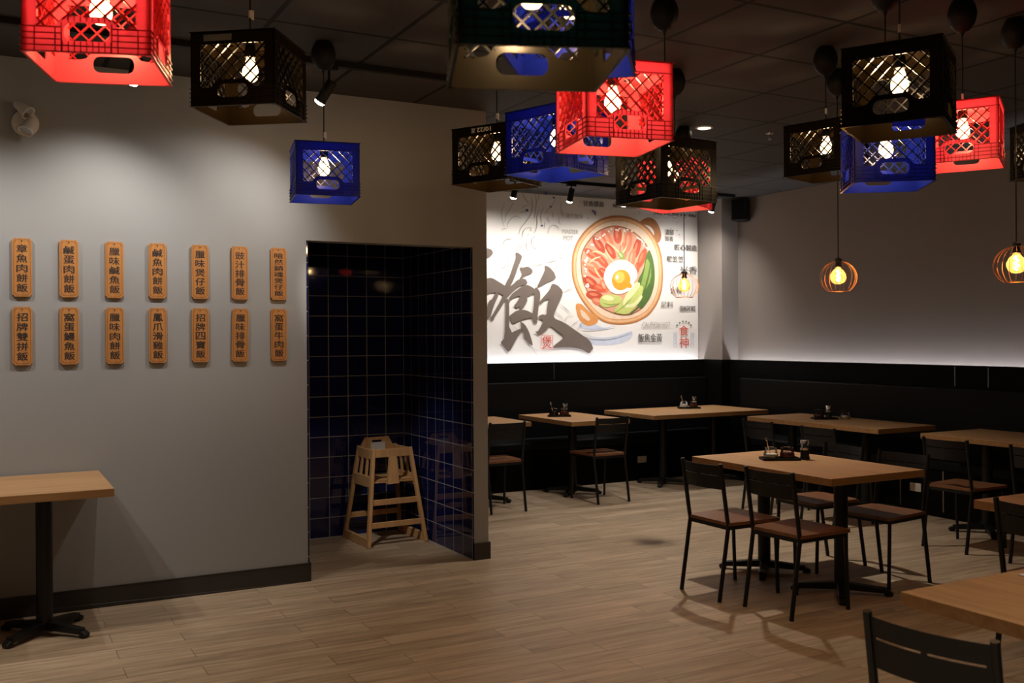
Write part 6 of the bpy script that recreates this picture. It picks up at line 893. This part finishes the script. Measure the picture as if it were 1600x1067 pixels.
table('small table by the mural bench next to the wall end, mostly hidden', 3.86, 4.53, 8.06, 8.82, 0.75, [(4.12, 8.30)], 0.29)
table('small two-seat table by the mural bench with a dark condiment set', 4.84, 5.50, 7.84, 8.88, 0.75, [(5.13, 8.30)], 0.29)
table('long table by the mural bench near the corner with a silver-topped jar', 5.92, 7.44, 8.02, 8.92, 0.75, [(6.26, 8.33), (6.94, 8.33)], 0.27, 'X')
table('long table along the side-wall bench holding a separate white jar', 6.66, 7.38, 5.86, 7.48, 0.75, [(6.89, 6.2), (6.89, 7.1)], 0.28)
table('side-wall table at the far right, cut by the picture edge', 6.68, 7.42, 3.90, 5.45, 0.75, [(6.89, 4.3), (6.89, 5.0)], 0.28)
table('wooden table at the right edge between centre table and nearest table', 4.21, 5.00, 1.95, 3.13, 0.75, [(4.6, 2.3), (4.6, 2.8)], 0.28)

# ------------------------------------------------------------------ condiments
ZT = 0.7505
def tray(label, x, y, yaw, L_=0.24):
    b = MB(); b.box(-L_ / 2, L_ / 2, -0.058, 0.058, 0, 0.006)
    b.box(-L_ / 2, L_ / 2, -0.058, -0.053, 0.006, 0.016); b.box(-L_ / 2, L_ / 2, 0.053, 0.058, 0.006, 0.016)
    b.box(-L_ / 2, -L_ / 2 + 0.005, -0.053, 0.053, 0.006, 0.016); b.box(L_ / 2 - 0.005, L_ / 2, -0.053, 0.053, 0.006, 0.016)
    return tag(b.build('condiment_tray', M['black_plastic'], None, (x, y, ZT), (0, 0, yaw)), label, 'tray', 'black condiment trays')
def jar(label, x, y, z, fill, level, spoon=False, lid=None, group='glass condiment jars'):
    t = thing('condiment_jar', label, 'jar', (x, y, z), 0.3, group)
    b = MB(); b.lathe([(0.0, 0.0), (0.044, 0.0), (0.048, 0.006), (0.046, 0.03), (0.038, 0.055), (0.036, 0.068), (0.039, 0.072), (0.036, 0.074)], n=24, cap=False)
    b.build('jar_glass', M['glass'], t, smooth=True)
    b = MB(); b.lathe([(0.0, 0.001), (0.0434, 0.001), (0.0474, 0.0065), (0.0465, level * 0.7), (0.0450 - max(0, level - 0.03) * 0.3, level), (0.0, level + 0.002)], n=24, cap=False); b.build('contents', fill, t, smooth=True)
    if spoon:
        b = MB(); b.tube([(-0.004, 0.0, level - 0.01), (-0.020, 0.010, 0.09), (-0.026, 0.014, 0.125)], 0.0028, 8)
        b.lathe([(0.0, -0.004), (0.008, 0.0), (0.009, 0.010), (0.004, 0.018), (0.0, 0.02)], (-0.027, 0.0145, 0.12), 10)
        b.build('spoon', M['chrome'], t, smooth=True)
    if lid:
        b = MB(); b.lathe([(0.041, 0.069), (0.041, 0.084), (0.032, 0.088), (0.0, 0.089)], n=24); b.build('lid', lid, t, smooth=True)
    return t
def dispenser(label, x, y, z):
    t = thing('toothpick_dispenser', label, 'dispenser', (x, y, z), 0.4, 'chrome-topped dispensers')
    b = MB(); b.lathe([(0.0, 0.0), (0.033, 0.0), (0.033, 0.008), (0.028, 0.02), (0.028, 0.062), (0.0, 0.063)], n=24); b.build('body', M['black_plastic'], t, smooth=True)
    b = MB(); b.lathe([(0.031, 0.062), (0.031, 0.070), (0.027, 0.072), (0.027, 0.120), (0.024, 0.124), (0.0, 0.1245)], n=24); b.build('cap', M['chrome'], t, smooth=True)
    return t
def along(x, y, yaw, d, e=0): return x + d * math.cos(yaw) - e * math.sin(yaw), y + d * math.sin(yaw) + e * math.cos(yaw)
ya = AZ - PI / 2 + 0.02
# centre table
x0, y0 = 4.50, 4.75
tray('black tray under the two jars on the centre table', x0, y0, ya)
jar('spooned jar of white grains on the centre table tray', *along(x0, y0, ya, -0.058), ZT + 0.006, M['salt'], 0.034, True)
jar('jar of dark red sauce on the centre table tray', *along(x0, y0, ya, 0.048), ZT + 0.006, M['sauce'], 0.042)
dispenser('chrome-topped black dispenser beside the centre table tray', *along(x0, y0, ya, 0.165, 0.01), ZT)
# small mural table
x0, y0 = 5.07, 8.45
tray('black tray under the jars on the two-seat mural table', x0, y0, ya, 0.23)
jar('spooned jar of dark sauce on the two-seat mural table', *along(x0, y0, ya, -0.055), ZT + 0.006, M['soy'], 0.045, True)
jar('plain jar of dark sauce on the two-seat mural table', *along(x0, y0, ya, 0.050), ZT + 0.006, M['sauce'], 0.045)
dispenser('chrome-topped dispenser behind the jars on the two-seat mural table', *along(x0, y0, ya, 0.065, 0.1), ZT)
# long mural table
x0, y0 = 6.84, 8.62
tray('black tray under the jars on the long mural table', x0, y0, ya, 0.24)
jar('spooned jar of white grains on the long mural table', *along(x0, y0, ya, -0.056), ZT + 0.006, M['salt'], 0.040, True)
jar('jar of dark sauce on the long mural table', *along(x0, y0, ya, 0.050), ZT + 0.006, M['sauce'], 0.04)
dispenser('chrome-topped dispenser beside the jars on the long mural table', *along(x0, y0, ya, 0.08, 0.11), ZT)
# side-wall table
x0, y0 = 7.04, 6.83
tray('black tray under the jar on the side-wall table', x0, y0, ya, 0.23)
jar('lidded jar of dark sauce on the side-wall table tray', *along(x0, y0, ya, -0.055), ZT + 0.006, M['sauce'], 0.03, False, M['black_plastic'])
dispenser('chrome-topped dispenser between the two jars on the side-wall table', *along(x0, y0, ya, 0.040), ZT + 0.006)
jar('lidded jar of white grains standing off the tray on the side-wall table', *along(x0, y0, ya, 0.20), ZT, M['salt'], 0.032, False, M['black_plastic'])
# paper napkin on the nearest table
b = MB(); b.box(-0.06, 0.06, -0.06, 0.06, 0, 0.004)
tag(b.build('paper_napkin', M['paper'], None, (3.075, 2.02, ZT), (0, 0, 0.1), bevel=0.001), 'white folded paper napkin on the nearest table at the picture edge', 'napkin')

# ------------------------------------------------------------------ wooden high chair in the alcove
t = thing('high_chair', 'wooden restaurant high chair standing in the navy tiled alcove', 'high chair', (2.705, 7.125, 0), math.radians(3))
W0, W1, D0, D1, HT = 0.235, 0.150, 0.235, 0.135, 0.715     # half widths / depths at floor and at the top
def P(sx, sy, z):
    k = z / HT
    return Vector((sx * (W0 + (W1 - W0) * k), sy * (D0 + (D1 - D0) * k), z))
wd = M['beech']
for sx in (-1, 1):
    for sy in (-1, 1):
        MB().bar(P(sx, sy, 0.0), P(sx, sy, HT), 0.026, 0.040, (0, 1, 0)).build('leg', wd, t, bevel=0.004)
    MB().bar(P(sx, -1, 0.033), P(sx, 1, 0.033), 0.026, 0.066).build('floor_runner', wd, t, bevel=0.004)
    b = MB(); b.bar(P(sx, -1, 0.672), P(sx, 1, 0.672), 0.022, 0.075); b.build('arm_rail', wd, t, bevel=0.004)
    b = MB(); b.bar(P(sx, -1, 0.470), P(sx, 1, 0.470), 0.022, 0.085); b.build('side_rail', wd, t, bevel=0.004)
    for f in (-0.33, 0.33):
        a, c = P(sx, f, 0.50), P(sx, f, 0.645); MB().bar(a, c, 0.014, 0.030, (0, 1, 0)).build('side_slat', wd, t, bevel=0.002)
for z in (0.155, 0.320):
    MB().bar(P(-1, -1, z), P(1, -1, z), 0.022, 0.042).build('front_rung', wd, t, bevel=0.003)
MB().bar(P(-1, 1, 0.175), P(1, 1, 0.175), 0.022, 0.042).build('rear_rung', wd, t, bevel=0.003)
MB().bar(P(-1, -1, 0.680), P(1, -1, 0.680), 0.022, 0.062).build('front_rail', wd, t, bevel=0.004)
y = P(0, -1, 0.56).y
b = MB(); b.plate([[(-0.028, 0.652), (-0.032, 0.60), (-0.052, 0.475), (-0.052, 0.452), (0.040, 0.452), (0.040, 0.475), (0.032, 0.60), (0.028, 0.652)]], lambda px, pz, d: Vector((px, P(0, -1, pz).y - 0.009 + d, pz)), 0.018)
b.build('crotch_post', wd, t, bevel=0.003)
b = MB(); b.plate([[(-0.185, -0.165), (0.185, -0.165), (0.172, 0.150), (-0.172, 0.150)]], lambda px, py, d: Vector((px, py, 0.462 + d)), 0.016); b.build('seat', wd, t, bevel=0.003)
b = MB(); b.plate([[(-0.147, 0.635), (0.147, 0.635), (0.145, 0.69), (0.095, 0.775), (-0.095, 0.775), (-0.145, 0.69)], [(-0.04, 0.735), (0.04, 0.735), (0.04, 0.752), (-0.04, 0.752)]], lambda px, pz, d: Vector((px, 0.145 - 0.02 * (pz - 0.5) + d, pz)), 0.016)
bk = b.build('backrest', wd, t, bevel=0.003)
b = MB(); b.plate([[(-0.052, 0.655), (0.068, 0.655), (0.068, 0.735), (-0.052, 0.735)]], lambda px, pz, d: Vector((px, 0.142 - 0.02 * (pz - 0.5) + d, pz)), 0.0015); o = b.build('instruction_label', M['paper'], bk); o['label'] = 'white instruction label'
